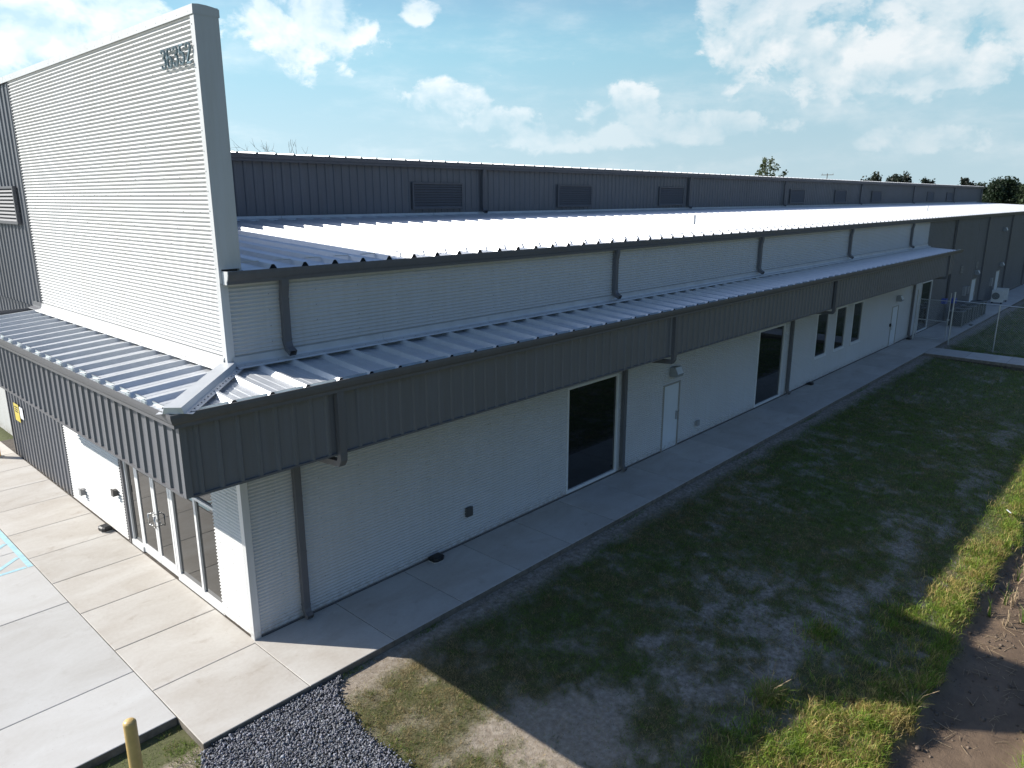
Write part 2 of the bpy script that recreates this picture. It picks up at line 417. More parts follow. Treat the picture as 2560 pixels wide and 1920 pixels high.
PATCH = [(2.0, -5.9, 1.1, 0.75), (3.0, -5.6, 0.9, 0.45), (2.2, -5.0, 0.7, 0.3), (1.3, -4.6, 0.5, 0.3), (4.6, -6.3, 0.6, 0.5), (7.2, -6.9, 0.9, 0.35), (8.8, -7.3, 1.0, 0.32), (10.5, -7.6, 0.9, 0.25),
         (6.0, -7.2, 0.6, 0.25), (12.5, -7.4, 0.9, 0.2), (8.3, -6.0, 0.6, 0.15), (14.5, -7.9, 0.9, 0.2), (18.0, -7.6, 1.0, 0.2), (5.2, -5.2, 0.35, 0.2), (6.8, -5.4, 0.45, 0.13), (24.0, -7.5, 1.2, 0.25), (11.2, -8.3, 0.6, 0.2), (16.0, -8.4, 0.6, 0.2)]
def cover_fn(x, y):
    """share of the ground hidden by grass, 0..1"""
    c = 0.80 + 1.1 * (fbm(x, y, 21, 0.55, 4) - 0.47) + 1.9 * (fbm(x, y, 31, 2.6, 3) - 0.5) + 1.1 * (fbm(x, y, 37, 8.0, 2) - 0.5)
    for (px, py, rx, ry) in PATCH:
        d = ((x - px) / rx) ** 2 + ((y - py) / ry) ** 2
        c = c - 0.95 * np.exp(-d * 1.1)
    c = c + 0.38 * np.exp(-((x - 0.9) / 1.5) ** 2 - ((y + 3.4) / 1.3) ** 2)
    c = np.maximum(c, 0.05)
    edge = np.clip((-2.02 - y - 0.28 * fbm(x, y, 51, 1.3, 3)) / 0.45, 0, 1)         # bare strip along the walk
    c = c + 0.25 * np.clip((x - 9) / 8, 0, 1)
    c = c + 0.5 * np.clip((-7.9 - y) / 0.5, 0, 1) * (fbm(x, y, 61, 0.9, 3) > 0.40)
    return np.clip(c, 0, 1) * edge
def mud_fn(x, y):
    e = bank(np.asarray(x)); return np.clip((e + 0.10 - y) / 0.12, 0, 1) * np.clip((y + 10.95 + 0.3 * (fbm(x, y, 71, 1.2, 3) - 0.5)) / 0.2, 0, 1)
def make_ground():
    xs = np.unique(np.concatenate([-np.geomspace(8, 4000, 22)[::-1], np.arange(-8, 26, 0.11), np.arange(26, 60, 0.4), np.geomspace(60, 4000, 26)]))
    ys = np.unique(np.concatenate([-np.geomspace(15, 4000, 22)[::-1], np.arange(-15, -1.2, 0.11), np.arange(-1.2, 3, 1.4), np.geomspace(4, 4000, 24)]))
    X, Y = np.meshgrid(xs, ys); Z = height(X, Y)
    nx, ny = len(xs), len(ys)
    v = np.stack([X.ravel(), Y.ravel(), Z.ravel()], 1)
    i = np.arange(nx * ny).reshape(ny, nx)
    a, b, c, d = i[:-1, :-1].ravel(), i[:-1, 1:].ravel(), i[1:, 1:].ravel(), i[1:, :-1].ravel()
    tris = np.concatenate([np.stack([a, b, c], 1), np.stack([a, c, d], 1)])
    me = np_mesh('ground', v, tris, 'ground', smooth=True)
    g = cover_fn(X, Y).ravel(); md = (mud_fn(X, Y) * (X > -30) * (X < 70)).ravel()
    inside = ((X > -9) & (X < 62) & (Y > -14) & (Y < -1.8)).ravel()
    g = np.where(inside, g, 0.95); sd = np.exp(-(((X - 2.0) / 2.2) ** 2 + ((Y + 5.6) / 1.8) ** 2)).ravel()
    sd = np.maximum(sd, np.exp(-(((X - 1.2) / 1.6) ** 2 + ((Y + 3.0) / 1.5) ** 2)).ravel() * 0.8)
    sd = np.where(((X < -1.7) & (Y > -3)).ravel(), 0.7, sd)
    at = me.attributes.new('zone', 'FLOAT_COLOR', 'POINT')
    at.data.foreach_set('color', np.stack([g, md, sd, np.ones_like(g)], 1).astype(np.float32).ravel())
    return tag(link('ground', me), kind='structure')
make_ground()

# ------------------------------------------------------------------ concrete
GAP = 0.0045
def slab_field(root_name, base, cells, mt, top=0.0, thick=0.13):
    root = boxobj(root_name, base, 'jointfill'); tag(root, kind='structure')
    for (x0, y0, x1, y1) in cells:
        b = 0.010; mb = MB()
        xa, xb, ya, yb = x0 + GAP, x1 - GAP, y0 + GAP, y1 - GAP
        zt = top + rng.uniform(-0.0015, 0.0015); zb = top - thick
        ring = [(xa, ya), (xb, ya), (xb, yb), (xa, yb)]; ins = [(xa + b, ya + b), (xb - b, ya + b), (xb - b, yb - b), (xa + b, yb - b)]
        mb.poly([(p[0], p[1], zt) for p in ins])
        for k in range(4):
            j = (k + 1) % 4
            mb.quad((*ring[k], zt - b * 0.7), (*ring[j], zt - b * 0.7), (*ins[j], zt), (*ins[k], zt))
            mb.quad((*ring[k], zb), (*ring[j], zb), (*ring[j], zt - b * 0.7), (*ring[k], zt - b * 0.7), 1)
        mb.build('slab', [mt, 'walkedge'], root)
    return root
JX = [-0.06] + [round(1.70 + 1.735 * k, 3) for k in range(0, 45)]
cells = [(a, -1.89, b, -0.015) for a, b in zip(JX[:-1], JX[1:])]
JY = [-1.89, -0.10, 1.53, 3.28, 4.96, 6.58, 8.24, 9.98, 11.62, 13.33, 15.0, 16.7]
cells += [(-1.87, a, -0.06 if k == 0 else -0.015, b) for k, (a, b) in enumerate(zip(JY[:-1], JY[1:]))]
slab_field('sidewalk', (-1.86, -1.88, -0.16, 78.0, 16.7, -0.014), cells, 'walk')
AY = [-1.01, 0.67, 3.94, 7.2, 10.5, 13.8, 17.1, 20.4, 23.7]
AX = [-1.87, -5.5, -9.2, -12.9, -16.6]
cells = [(AX[i + 1], AY[j], AX[i], AY[j + 1]) for i in range(4) for j in range(len(AY) - 1)]
apron = slab_field('concrete_apron', (-16.6, -1.0, -0.17, -1.88, 23.7, -0.02), cells, 'apron', top=-0.004, thick=0.14)
PYS = [-1.895, -3.7, -5.5, -7.3, -9.1, -10.9, -12.7]
slab_field('path', (36.29, -12.7, -0.5, 38.21, -1.9, -0.016), [(36.27, b, 38.23, a) for a, b in zip(PYS[:-1], PYS[1:])], 'walk', top=-0.002, thick=0.15)
def stripe(x0, y0, x1, y1, w):
    d = Vector((x1 - x0, y1 - y0)).normalized(); n = Vector((-d.y, d.x)) * w / 2
    mb = MB(); mb.poly([(x0 + n.x, y0 + n.y, 0.0015), (x1 + n.x, y1 + n.y, 0.0015), (x1 - n.x, y1 - n.y, 0.0015), (x0 - n.x, y0 - n.y, 0.0015)])
    o = mb.build('painted_line', 'paintblue', apron); return o
stripe(-1.945, 6.14, -1.945, 11.5, 0.105)
stripe(-2.02, 6.19, -7.0, 6.19, 0.10); stripe(-2.02, 11.45, -7.0, 11.45, 0.10)
for k, y in enumerate((6.86, 7.84, 8.82, 9.8, 10.78)):
    L = min(4.9, 0.0 + (y - 6.25)); stripe(-2.0 - 0.02 * 1, y - 0.02, -2.0 - L, y - L * 0.86, 0.10).location.z = 0.001

# ------------------------------------------------------------------ building
B = empty('warehouse', (0, 0, 0))
tag(B, 'long metal building with white corrugated walls, charcoal trim and silver ribbed roofs', 'building')
XE, XR, YM = 41.9, 99.0, 9.14                    # white cladding ends; building ends; raised roof wall
# unseen solid mass behind the cladding, added to block light
core = MB(); core.box(0.62, 0.13, -0.05, XR, YM + 20, 6.45); core.box(0.13, 0.13, -0.05, 0.61, 14.8, 6.45); core.box(0.45, YM + 0.08, 6.3, 101.6, YM + 18, 8.95)
core.box(0.13, YM + 0.9, 6.3, 0.44, YM + 12, 10.3)
core.build('hidden_core', 'core', B)

WINS = [(9.03, 11.33, 0.05, 3.0), (20.43, 22.74, 0.05, 3.0), (26.1, 27.45, 1.02, 3.0), (28.36, 29.7, 1.02, 3.0), (30.55, 31.9, 1.02, 3.0)]
DOORS = [(13.80, 14.80, 0.0, 2.17), (36.72, 37.80, 0.0, 2.17)]
wall = MB().box(0.1, 0.06, 0.0, XE, 0.115, 6.45).build('wall', 'core', B)
for (a, b) in ((0.09, 10.9), (10.9, 19.76), (19.76, 28.92), (28.92, 38.3), (38.3, XE)):
    mb = corrugated(MB(), SIDE(0.012), a, b, 5.0, 6.46); mb.build('siding_panel', 'white', wall, smooth=True)
    hs = [h for h in WINS + DOORS if a < h[1] and h[0] < b]
    if a < 10.9 < b or b == 10.9: pass
splits = [0.09, 8.0, 12.6, 17.0, 24.6, 33.5, XE]
for a, b in zip(splits[:-1], splits[1:]):
    hs = [h for h in WINS + DOORS if h[0] >= a and h[1] <= b]
    mb = MB()
    for (u0, u1, z0, z1) in rects_around(a, b, 0.03, 4.6, hs): corrugated(mb, SIDE(0.016), u0, u1, z0, z1, 0.021)
    mb.build('siding_panel', 'white', wall, smooth=True)
MB().box(0.0, 0.005, -0.02, XE, 0.03, 0.03).build('base_trim', 'darktrim', wall)

# dark cladding of the far part of the side wall
W6 = (41.98, 44.2, 0.05, 3.0)
DDOORS = [(54.8, 56.2, 0, 2.17), (63.1, 64.5, 0, 2.17)]
dwall = MB().box(XE, 0.06, 0.0, XR, 0.115, 6.45).build('dark_wall', 'core', B); tag(dwall, 'charcoal ribbed wall beyond the white cladding')
mb = MB()
for (u0, u1, z0, z1) in rects_around(XE, XR, 0.02, 6.46, [W6] + DDOORS):
    k0 = math.ceil((u0 - XE - 0.1) / 0.3048) * 0.3048 + 0.1 + XE - u0
    ribbed(mb, SIDE(0.02), u0, u1, z0, z1, first=k0)
tag(mb.build('ribbed_siding', 'dark', dwall), kind='stuff')
# far end wall
MB().box(XR - 0.02, 0.02, 0, XR + 0.04, YM + 20, 6.6).build('end_wall', 'dark', B)

# front wall
SF = (1.18, 5.80, 0.0, 3.05)                      # storefront opening y0 y1 z0 z1
fwall = MB().box(0.06, 5.85, 0.0, 0.115, 14.85, 5.0).build('front_wall', 'core', B)
MB().box(0.10, 0.0, 3.05, 0.115, 5.85, 5.1).build('wall_backing', 'core', fwall)
for (a, b, hs) in ((0.09, SF[0], []), (SF[1], 9.55, []), (SF[0], SF[1], 'over')):
    mb = MB()
    corrugated(mb, FRONT(0.012), a, b, 3.05 if hs == 'over' else 0.03, 4.7)
    mb.build('siding_panel', 'white', fwall, smooth=True)
mb = ribbed(MB(), FRONT(0.012), 9.55, 14.85, 0.02, 5.1); mb.build('ribbed_siding', 'dark', fwall)
MB().box(-0.02, 14.85, 0.0, 0.45, 14.90, 4.2).build('corner_trim', 'darktrim', fwall)
MB().box(0.42, 14.9, 0.0, 0.47, 24.0, 3.6).build('recessed_wall', 'white', fwall)
MB().box(0.06, 5.0, -0.02, 0.03, 9.55, 0.03).build('base_trim', 'trim', fwall)

# corner post trims (vertical folded sheet) below and above the canopy
def corner_trim(z0, z1, parent):
    mb = MB(); w = 0.1; t = 0.036
    mb.box(-t, -t, z0, w, 0.012, z1); mb.box(-t + 0.001, -t + 0.002, z0, 0.012, w, z1)
    mb.build('corner_trim', 'trim', parent)
corner_trim(0.0, 4.65, B); corner_trim(5.12, 6.46, B)

# parapet tower
ZT = 10.56; TY = 9.62; TX = 0.35
tower = MB().box(0.03, 0.03, 6.5, TX - 0.03, 24.0, ZT - 0.04).build('parapet_wall', 'core', B); tag(tower, 'tall white corrugated parapet carrying the house number')
for a, b in ((0.09, 3.07), (3.07, 6.4), (6.4, TY)):
    corrugated(MB(), FRONT(0.012), a, b, 5.0, ZT - 0.13).build('siding_panel', 'white', tower, smooth=True)
mb = ribbed(MB(), FRONT(0.012), TY + 0.03, 24.0, 5.0, ZT - 0.11); mb.build('ribbed_siding', 'dark', tower)
MB().box(-0.03, TY - 0.01, 5.1, 0.01, TY + 0.03, ZT - 0.12).build('edge_trim', 'darktrim', tower)
mb = MB(); mb.box(-0.034, -0.036, 6.45, 0.012, 0.09, ZT - 0.13); mb.build('corner_trim', 'trim', tower)
mb = MB(); mb.box(-0.032, -0.038, 6.69, TX, 0.028, ZT - 0.005); mb.build('end_panel', 'trim', tower)
mb = MB(); mb.box(TX - 0.029, -0.036, 6.6, TX + 0.002, 24.0, ZT - 0.02); mb.build('back_panel', 'white', tower)
# coping in lengths, slightly cambered
for a, b in ((-0.042, 3.07), (3.075, 6.5), (6.505, 9.87), (9.875, 13.2), (13.205, 24.0)):
    mb = MB(); prof = [(-0.046, ZT - 0.135), (-0.050, ZT - 0.13), (-0.046, ZT), (0.05, ZT + 0.012), (0.17, ZT + 0.010), (0.28, ZT - 0.002), (TX + 0.018, ZT - 0.02), (TX + 0.018, ZT - 0.13)]
    mb.ext(prof, lambda x, z, y: (x, y, z), a, b)
    mb.poly([(x, a, z) for x, z in prof]); mb.build('coping', 'trim', tower)

# storefront
sf = empty('storefront', (0, 0, 0), B); tag(sf, 'white framed storefront glazing under the front canopy')
GX = 0.075
def fbox(name, y0, y1, z0, z1, x0=0.035, x1=0.10, mt='alu', parent=None): return boxobj(name, (x0, y0, z0, x1, y1, z1), mt, parent or sf)
fbox('sill', 1.16, 3.19, 0.0, 0.135, 0.0, 0.11); fbox('sill', 5.02, 5.66, 0.0, 0.12, 0.0, 0.11)
for y0, y1 in ((2.07, 2.15), (3.15, 3.27), (5.0, 5.1), (5.62, 5.70), (1.14, 1.20)): fbox('mullion', y0, y1, 0.0, 3.03)
boxobj('side_reveal', (-0.01, 5.70, 0.0, 0.11, 5.84, 3.03), 'darktrim', sf)
for y0, y1 in ((1.20, 2.07), (2.15, 3.15)): fbox('transom_bar', y0, y1, 2.12, 2.18)
fbox('transom_bar', 3.27, 5.0, 2.18, 2.25); fbox('transom_bar', 5.1, 5.62, 2.12, 2.18)
fbox('head', 1.16, 5.72, 2.97, 3.05, 0.036, 0.101)
for y0, y1, z0, z1 in ((1.20, 2.07, 0.135, 2.12), (1.20, 2.07, 2.18, 2.97), (2.15, 3.15, 0.135, 2.12), (2.15, 3.15, 2.18, 2.97), (3.27, 5.0, 2.25, 2.97), (5.1, 5.62, 0.12, 2.12), (5.1, 5.62, 2.18, 2.97)):
    boxobj('pane', (GX, y0, z0, GX + 0.012, y1, z1), 'glass2', sf)
for k, (y0, y1) in enumerate(((3.28, 4.125), (4.145, 4.99))):
    d = empty('entrance_door', (0, 0, 0), B)
    for nm, bx in (('stile', (0.03, y0, 0.02, 0.078, y0 + 0.075, 2.17)), ('stile', (0.03, y1 - 0.075, 0.02, 0.078, y1, 2.17)),
                   ('bottom_rail', (0.031, y0 + 0.075, 0.02, 0.077, y1 - 0.075, 0.24)), ('top_rail', (0.031, y0 + 0.075, 2.09, 0.077, y1 - 0.075, 2.17)),
                   ('pane', (0.05, y0 + 0.075, 0.24, 0.062, y1 - 0.075, 2.09))):
        boxobj(nm, bx, 'glass2' if nm == 'pane' else 'alu', d)
    mb = MB(); yh = y1 - 0.05 if k == 0 else y0 + 0.05; sgn = -1 if k == 0 else 1
    pts = [(0.03, yh, 0.93), (-0.04, yh, 0.93), (-0.055, yh + sgn * 0.10, 0.95), (-0.055, yh + sgn * 0.10, 1.19), (-0.04, yh, 1.21), (0.03, yh, 1.21)]
    for p, q in zip(pts[:-1], pts[1:]): mb.tube(p, q, 0.014, n=8)
    mb.build('handle', 'steel', d, smooth=True)
    if k == 0: boxobj('lock', (0.02, yh - 0.02, 1.03, 0.03, yh + 0.02, 1.1), 'steel', d)

# side windows and doors
def window(x0, x1, z0, z1, gl='glass'):
    w = empty('window', (x0, 0, z0), B); mb = MB(); f = 0.055; W_, H_ = x1 - x0, z1 - z0
    mb.box(0, -0.028, 0, f, 0.05, H_); mb.box(W_ - f, -0.028, 0, W_, 0.05, H_); mb.box(f, -0.027, H_ - f, W_ - f, 0.049, H_); mb.box(f, -0.027, 0, W_ - f, 0.049, f + 0.03)
    mb.build('frame', 'alu', w); MB().box(f, 0.022, f + 0.03, W_ - f, 0.034, H_ - f).build('pane', gl, w)
    if z0 > 0.5: MB().box(-0.03, -0.045, -0.035, W_ + 0.03, 0.03, 0.0).build('sill', 'alu', w)
    return w
for w_ in WINS + [W6]: window(*w_)
def door(x0, x1, z1, dk='door', hinge=1):
    d = empty('door', (x0, 0, 0), B); W_ = x1 - x0; f = 0.055; mb = MB()
    mb.box(0, -0.03, 0, f, 0.05, z1); mb.box(W_ - f, -0.03, 0, W_, 0.05, z1); mb.box(f, -0.029, z1 - f, W_ - f, 0.049, z1)
    mb.build('frame', 'doorframe', d)
    MB().box(f + 0.004, -0.004, 0.012, W_ - f - 0.004, 0.04, z1 - f - 0.004).build('leaf', dk, d)
    hx = W_ - f - 0.10 if hinge == 1 else f + 0.10
    mb = MB()
    for p, q in zip([(hx, -0.004, 0.92), (hx, -0.06, 0.93), (hx, -0.06, 1.15), (hx, -0.004, 1.16)][:-1], [(hx, -0.06, 0.93), (hx, -0.06, 1.15), (hx, -0.004, 1.16)]): mb.tube(p, q, 0.012, n=6)
    mb.box(hx - 0.03, -0.012, 0.9, hx + 0.03, -0.003, 1.2); mb.build('handle', 'steel', d)
    return d
door(*DOORS[0][:2], 2.17); door(*DOORS[1][:2], 2.17, hinge=-1)
for dd in DDOORS: door(dd[0], dd[1], 2.17)

# gutters --------------------------------------------------------
GUT = [(0, 0.20), (0, 0), (0.13, 0), (0.13, 0.05), (0.165, 0.09), (0.186, 0.16), (0.186, 0.212), (0.166, 0.212), (0.166, 0.165), (0.145, 0.10), (0.11, 0.06), (0.11, 0.014), (0.014, 0.014), (0.014, 0.20)]
GM = [0, 0, 0, 0, 0, 0, 0, 1, 1, 1, 1, 1, 1, 0]
CW = 1.52                                         # canopy projection to the fascia
Y_FEND = 10.3; X_CEND = 42.75
can = empty('canopy', (0, 0, 0), B); tag(can, 'low ribbed metal canopy with deep charcoal fascia round the corner')
MB().ext(GUT, lambda o, z, s: (s, -CW - o, 4.755 + z), lambda o, z: -CW - o, X_CEND, True, True, GM).build('gutter', ['darktrim', 'gutin'], can)
MB().ext(GUT, lambda o, z, s: (-CW - o, s, 4.755 + z), lambda o, z: -CW - o, Y_FEND + 0.1, True, True, GM).build('gutter', ['darktrim', 'gutin'], can)
MB().ext(GUT, lambda o, z, s: (s, -0.035 - o, 6.452 + z), 0.03, XR + 0.3, True, True, GM).build('gutter', ['darktrim', 'gutin'], B)
mb = MB().ext([(o * 1.03, z * 1.02 - 0.002) for o, z in GUT[1:7]] + [(0, 0.21)], lambda o, z, s: (s, -0.035 - o, 6.452 + z), 0.014, 0.029, True, True); mb.build('gutter_end_cap', 'trim', B)
MB().ext(GUT, lambda o, z, s: (s, YM - 0.03 - o, 8.83 + z), 0.4, 102.0, True, True, GM).build('gutter', ['darktrim', 'gutin'], B)

# canopy fascia in 914 mm sheets
Z0F, Z1F = 3.70, 4.757
fs = ribbed(MB(), SIDE(0), 0, 0.9144, 0, Z1F - Z0F).mesh('fascia_panel', 'dark')
ff = ribbed(MB(), FRONT(0), 0, 0.9144, 0, Z1F - Z0F).mesh('fascia_panel', 'dark')
x = -CW + 0.06; end = 41.4
while x < end - 0.01:
    if x + 0.9144 <= end: link('fascia_panel', fs, can, (x, -CW, Z0F))
    else: ribbed(MB(), SIDE(0), 0, end - x, 0, Z1F - Z0F).build('fascia_panel', 'dark', can, (x, -CW, Z0F))
    x += 0.9144
y = -CW + 0.06
while y < Y_FEND:
    link('fascia_panel', ff, can, (-CW, y, Z0F)); y += 0.9144
MB().box(-CW - 0.036, -CW - 0.036, Z0F - 0.02, -CW + 0.065, -CW + 0.06, Z1F).build('fascia_corner_trim', 'dark', can)
MB().box(-CW + 0.066, -CW - 0.038, Z0F - 0.03, 41.42, -CW + 0.05, Z0F + 0.004).build('drip_trim', 'darktrim', can)
MB().box(-CW - 0.038, -CW + 0.061, Z0F - 0.03, -CW + 0.05, Y_FEND, Z0F + 0.004).build('drip_trim', 'darktrim', can)
MB().box(41.4, -CW - 0.01, Z0F, 41.46, -0.02, 4.95).build('end_fascia', 'dark', can)
MB().box(-CW, Y_FEND, Z0F, -0.03, Y_FEND + 0.05, 4.98).build('end_fascia', 'dark', can)
mb = MB(); mb.quad((-CW + 0.05, -CW + 0.05, Z0F + 0.03), (41.4, -CW + 0.05, Z0F + 0.03), (41.4, -0.005, Z0F + 0.03), (-0.005, -0.005, Z0F + 0.03))
mb.quad((-CW + 0.05, -CW + 0.05, Z0F + 0.03), (-0.005, -0.005, Z0F + 0.03), (-0.005, Y_FEND, Z0F + 0.03), (-CW + 0.05, Y_FEND, Z0F + 0.03)); mb.build('soffit', 'dark', can)

# roofs: pans with trapezoidal ribs every 610 mm ------------------
PAN, RH = 0.61, 0.074
RPROF = [(-0.075, 0.0), (-0.024, RH), (0.024, RH), (0.075, 0.0), (0.2, 0.0), (0.215, 0.006), (0.235, 0.006), (0.25, 0.0), (0.36, 0.0), (0.375, 0.006), (0.395, 0.006), (0.41, 0.0), (PAN - 0.075, 0.0)]
def roof_panel_mesh(fn, s0, s1, prof=RPROF, cut=None):
    mb = MB(); f1 = (lambda a, b: min(s1, cut(a))) if cut else s1
    mb.ext(prof, fn, s0, f1)
    mb.poly([fn(a, b * 0.97 - 0.002, s0 + 0.012) for a, b in prof[:4]], 1)       # near-black face paints the shaded hollow of the open rib end
    return mb
# side canopy: rises from the gutter to the wall
ZE, SL = 4.905, 0.072
side_fn = lambda a, b, s: (a, s, ZE + b + SL * (s + 1.6))
common = roof_panel_mesh(side_fn, -1.605, -0.04).mesh('roof_panel', ['galv', 'void'])
k = 0; xr = 0.47 - 0.61 * 3
while xr < 41.6:
    if xr < 0.15: roof_panel_mesh(lambda a, b, s, xr=xr: side_fn(a + xr, b, s), -1.605, -0.04, cut=lambda a, xr=xr: max(-1.604, xr + a)).build('roof_panel', ['galv', 'void'], can)
    else: link('roof_panel', common, can, (xr, 0, 0))
    xr += 0.61
front_fn = lambda a, b, s: (s, a, ZE + b + SL * (s + 1.6))
common = roof_panel_mesh(front_fn, -1.605, -0.04).mesh('roof_panel', ['galv', 'void'])
yr = -0.63 - 0.61
while yr < Y_FEND - 0.2:
    if yr < 0.15: roof_panel_mesh(lambda a, b, s, yr=yr: front_fn(a + yr, b, s), -1.605, -0.04, cut=lambda a, yr=yr: max(-1.604, yr + a)).build('roof_panel', ['galv', 'void'], can)
    else: link('roof_panel', common, can, (0, yr, 0))
    # gutter straps and rib end blocks that show on the sunny front eave
    if yr > -1.0:
        MB().box(-1.70, yr + 0.09, 4.955, -1.53, yr + 0.115, 4.962).build('gutter_strap', 'gutin', can)
        MB().box(-1.635, yr - 0.07, ZE - 0.02, -1.606, yr + 0.07, ZE + 0.062).build('rib_closure', 'gutin', can)
    yr += 0.61
# hip cap
dg = Vector((1, 1, 0)).normalized(); lt = Vector((1, -1, 0)).normalized()
def hip(a, b, s):
    p = dg * s + lt * a; return (p.x, p.y, ZE + 0.07 + b + SL * (s / math.sqrt(2) + 1.6))
HP = [(-0.25, -0.02), (-0.145, -0.005), (-0.115, 0.085), (0.115, 0.085), (0.145, -0.005), (0.25, -0.02)]
mb = MB().ext(HP, hip, lambda a, b: -1.655 * math.sqrt(2) + abs(a) * 0.25, lambda a, b: -0.02 - abs(a) * 0.0)
mb.poly([hip(a, b, -1.655 * math.sqrt(2) + abs(a) * 0.25) for a, b in HP[1:5]] ); mb.build('hip_cap', 'galv', can)
# wall flashings above the canopy
FP = [(0.03, 5.245), (0.045, 5.24), (0.06, 5.155), (0.075, 5.125), (0.20, 5.098), (0.215, 5.075)]
for a, b in ((0.06, 3.13), (3.14, 6.06), (6.07, 12.1), (12.11, 18.2), (18.21, 24.3), (24.31, 30.4), (30.41, 36.5), (36.51, 41.9)):
    MB().ext(FP, lambda o, z, s: (s, -o, z), a, b).build('flashing', 'flash', can)
for a, b in ((0.06, 3.2), (3.21, 6.2), (6.21, 9.6)):
    MB().ext(FP, lambda o, z, s: (-o, s, z), a, b).build('flashing', 'trim', can)
MB().ext(FP, lambda o, z, s: (-o * 0.8, s, z), 9.62, Y_FEND).build('flashing', 'darktrim', can)
MB().box(-1.6, Y_FEND + 0.051, 4.80, 0.0, Y_FEND + 0.08, 5.07).build('rake_trim', 'darktrim', can)

# main roof
mroof = empty('roof', (0, 0, 0), B); tag(mroof, 'wide silver ribbed roof sloping down to the long gutter')
main_fn = lambda a, b, s: (a, s, 6.655 + b + 0.052 * (s + 0.12))
common = roof_panel_mesh(main_fn, -0.13, YM - 0.06).mesh('roof_panel', ['galv', 'void'])
xr = 0.87; far = MB()
while xr < XR:
    if xr < 47: link('roof_panel', common, mroof, (xr, 0, 0))
    else: far.ext([(a + xr, b) for a, b in RPROF[:4] + RPROF[-1:]], main_fn, -0.13, YM - 0.06)
    xr += 0.61
tag(far.build('roof_panels', 'galv', mroof), kind='stuff')
mb = MB(); mb.quad(main_fn(0.36, 0.0, -0.1), main_fn(0.80, 0.0, -0.1), main_fn(0.80, 0.0, YM), main_fn(0.36, 0.0, YM)); mb.build('roof_edge_pan', 'galv', mroof)
xr = 0.87; strap = MB().box(-0.33, -0.02, 0.0, -0.02, 0.03, 0.012).mesh('seam_strap', 'steel')
while xr < 30:
    link('seam_strap', strap, mroof, (xr - 0.02, 0.28, 6.678 + RH)); xr += 0.61
FM = [(0.02, 7.30), (0.035, 7.295), (0.05, 7.22), (0.16, 7.20), (0.17, 7.17)]
x = 0.4
while x < 100:
    MB().ext(FM, lambda o, z, s: (s, YM - o, z - 0.02), x, min(x + 6.09, XR)).build('flashing', 'flash', mroof); x += 6.1

# raised roof wall
mw = MB().box(0.4, YM + 0.03, 6.9, 101.6, YM + 0.08, 8.86).build('clerestory_wall', 'core', B); tag(mw, 'charcoal ribbed clerestory wall with louvers above the main roof')
LOUV = [11.62, 19.65, 27.75, 44.0, 52.15, 60.5, 77.1, 84.6]; LW, LZ0, LZ1 = 2.42, 7.40, 8.33
pan = ribbed(MB(), SIDE(0), 0, 0.9144, 0, 1.64).mesh('siding_panel', 'dark')
x = 0.42
while x < 43: link('siding_panel', pan, mw, (x, YM + 0.02, 7.2)); x += 0.9144
tag(ribbed(MB(), SIDE(YM + 0.02), x, 101.6, 7.2, 8.84).build('ribbed_siding', 'dark', mw), kind='stuff')
MB().box(101.6, YM - 0.03, 5.0, 101.68, YM + 18, 8.9).build('end_wall', 'dark', B)
mon_fn = lambda a, b, s: (a, s, 9.0 + b + 0.052 * (s - YM + 0.2))
ur = empty('upper_roof', (0, 0, 0), B)
common = roof_panel_mesh(mon_fn, YM - 0.19, YM + 9).mesh('roof_panel', ['galv', 'void'])
xr = 0.9; far = MB()
while xr < 101.5:
    if xr < 45: link('roof_panel', common, ur, (xr, 0, 0))
    else: far.ext([(a + xr, b) for a, b in RPROF[:4] + RPROF[-1:]], mon_fn, YM - 0.19, YM + 9)
    xr += 0.61
tag(far.build('roof_panels', 'galv', ur), kind='stuff')

# louvers
def louver(fn, parent_loc, width, z0, z1, front=False):
    lv = empty('louver', parent_loc, B); H_ = z1 - z0; f = 0.06
    g = (lambda u, z, o: (-o, u, z)) if front else (lambda u, z, o: (u, -o, z))
    def bx(u0, u1, za, zb, o0, o1, nm, mt):
        p, q = g(u0, za, o0), g(u1, zb, o1); MB().box(min(p[0], q[0]), min(p[1], q[1]), za, max(p[0], q[0]), max(p[1], q[1]), zb).build(nm, mt, lv)
    bx(0, f, 0, H_, 0.0, 0.075, 'frame', 'darktrim'); bx(width - f, width, 0, H_, 0.0, 0.075, 'frame', 'darktrim')
    bx(f, width - f, 0, f, 0.0, 0.074, 'frame', 'darktrim'); bx(f, width - f, H_ - f, H_, 0.0, 0.074, 'frame', 'darktrim')
    bx(f, width - f, f, H_ - f, 0.0, 0.008, 'backing', 'void')
    n = 9; st = (H_ - 2 * f) / n
    mb = MB(); mb.ext([(0.066, 0.0), (0.07, 0.012), (0.015, st * 0.98), (0.01, st * 0.9)], lambda o, z, u: g(u, z, o), f, width - f, True, True)
    me = mb.mesh('slat', 'darktrim')
    for k in range(n): link('slat', me, lv, (0, 0, f + k * st))
    return lv
for x in LOUV: louver(None, (x, YM - 0.012, LZ0), LW, LZ0, LZ1)
louver(None, (-0.022, 10.33, 7.16), 2.42, 7.16, 8.09, front=True)

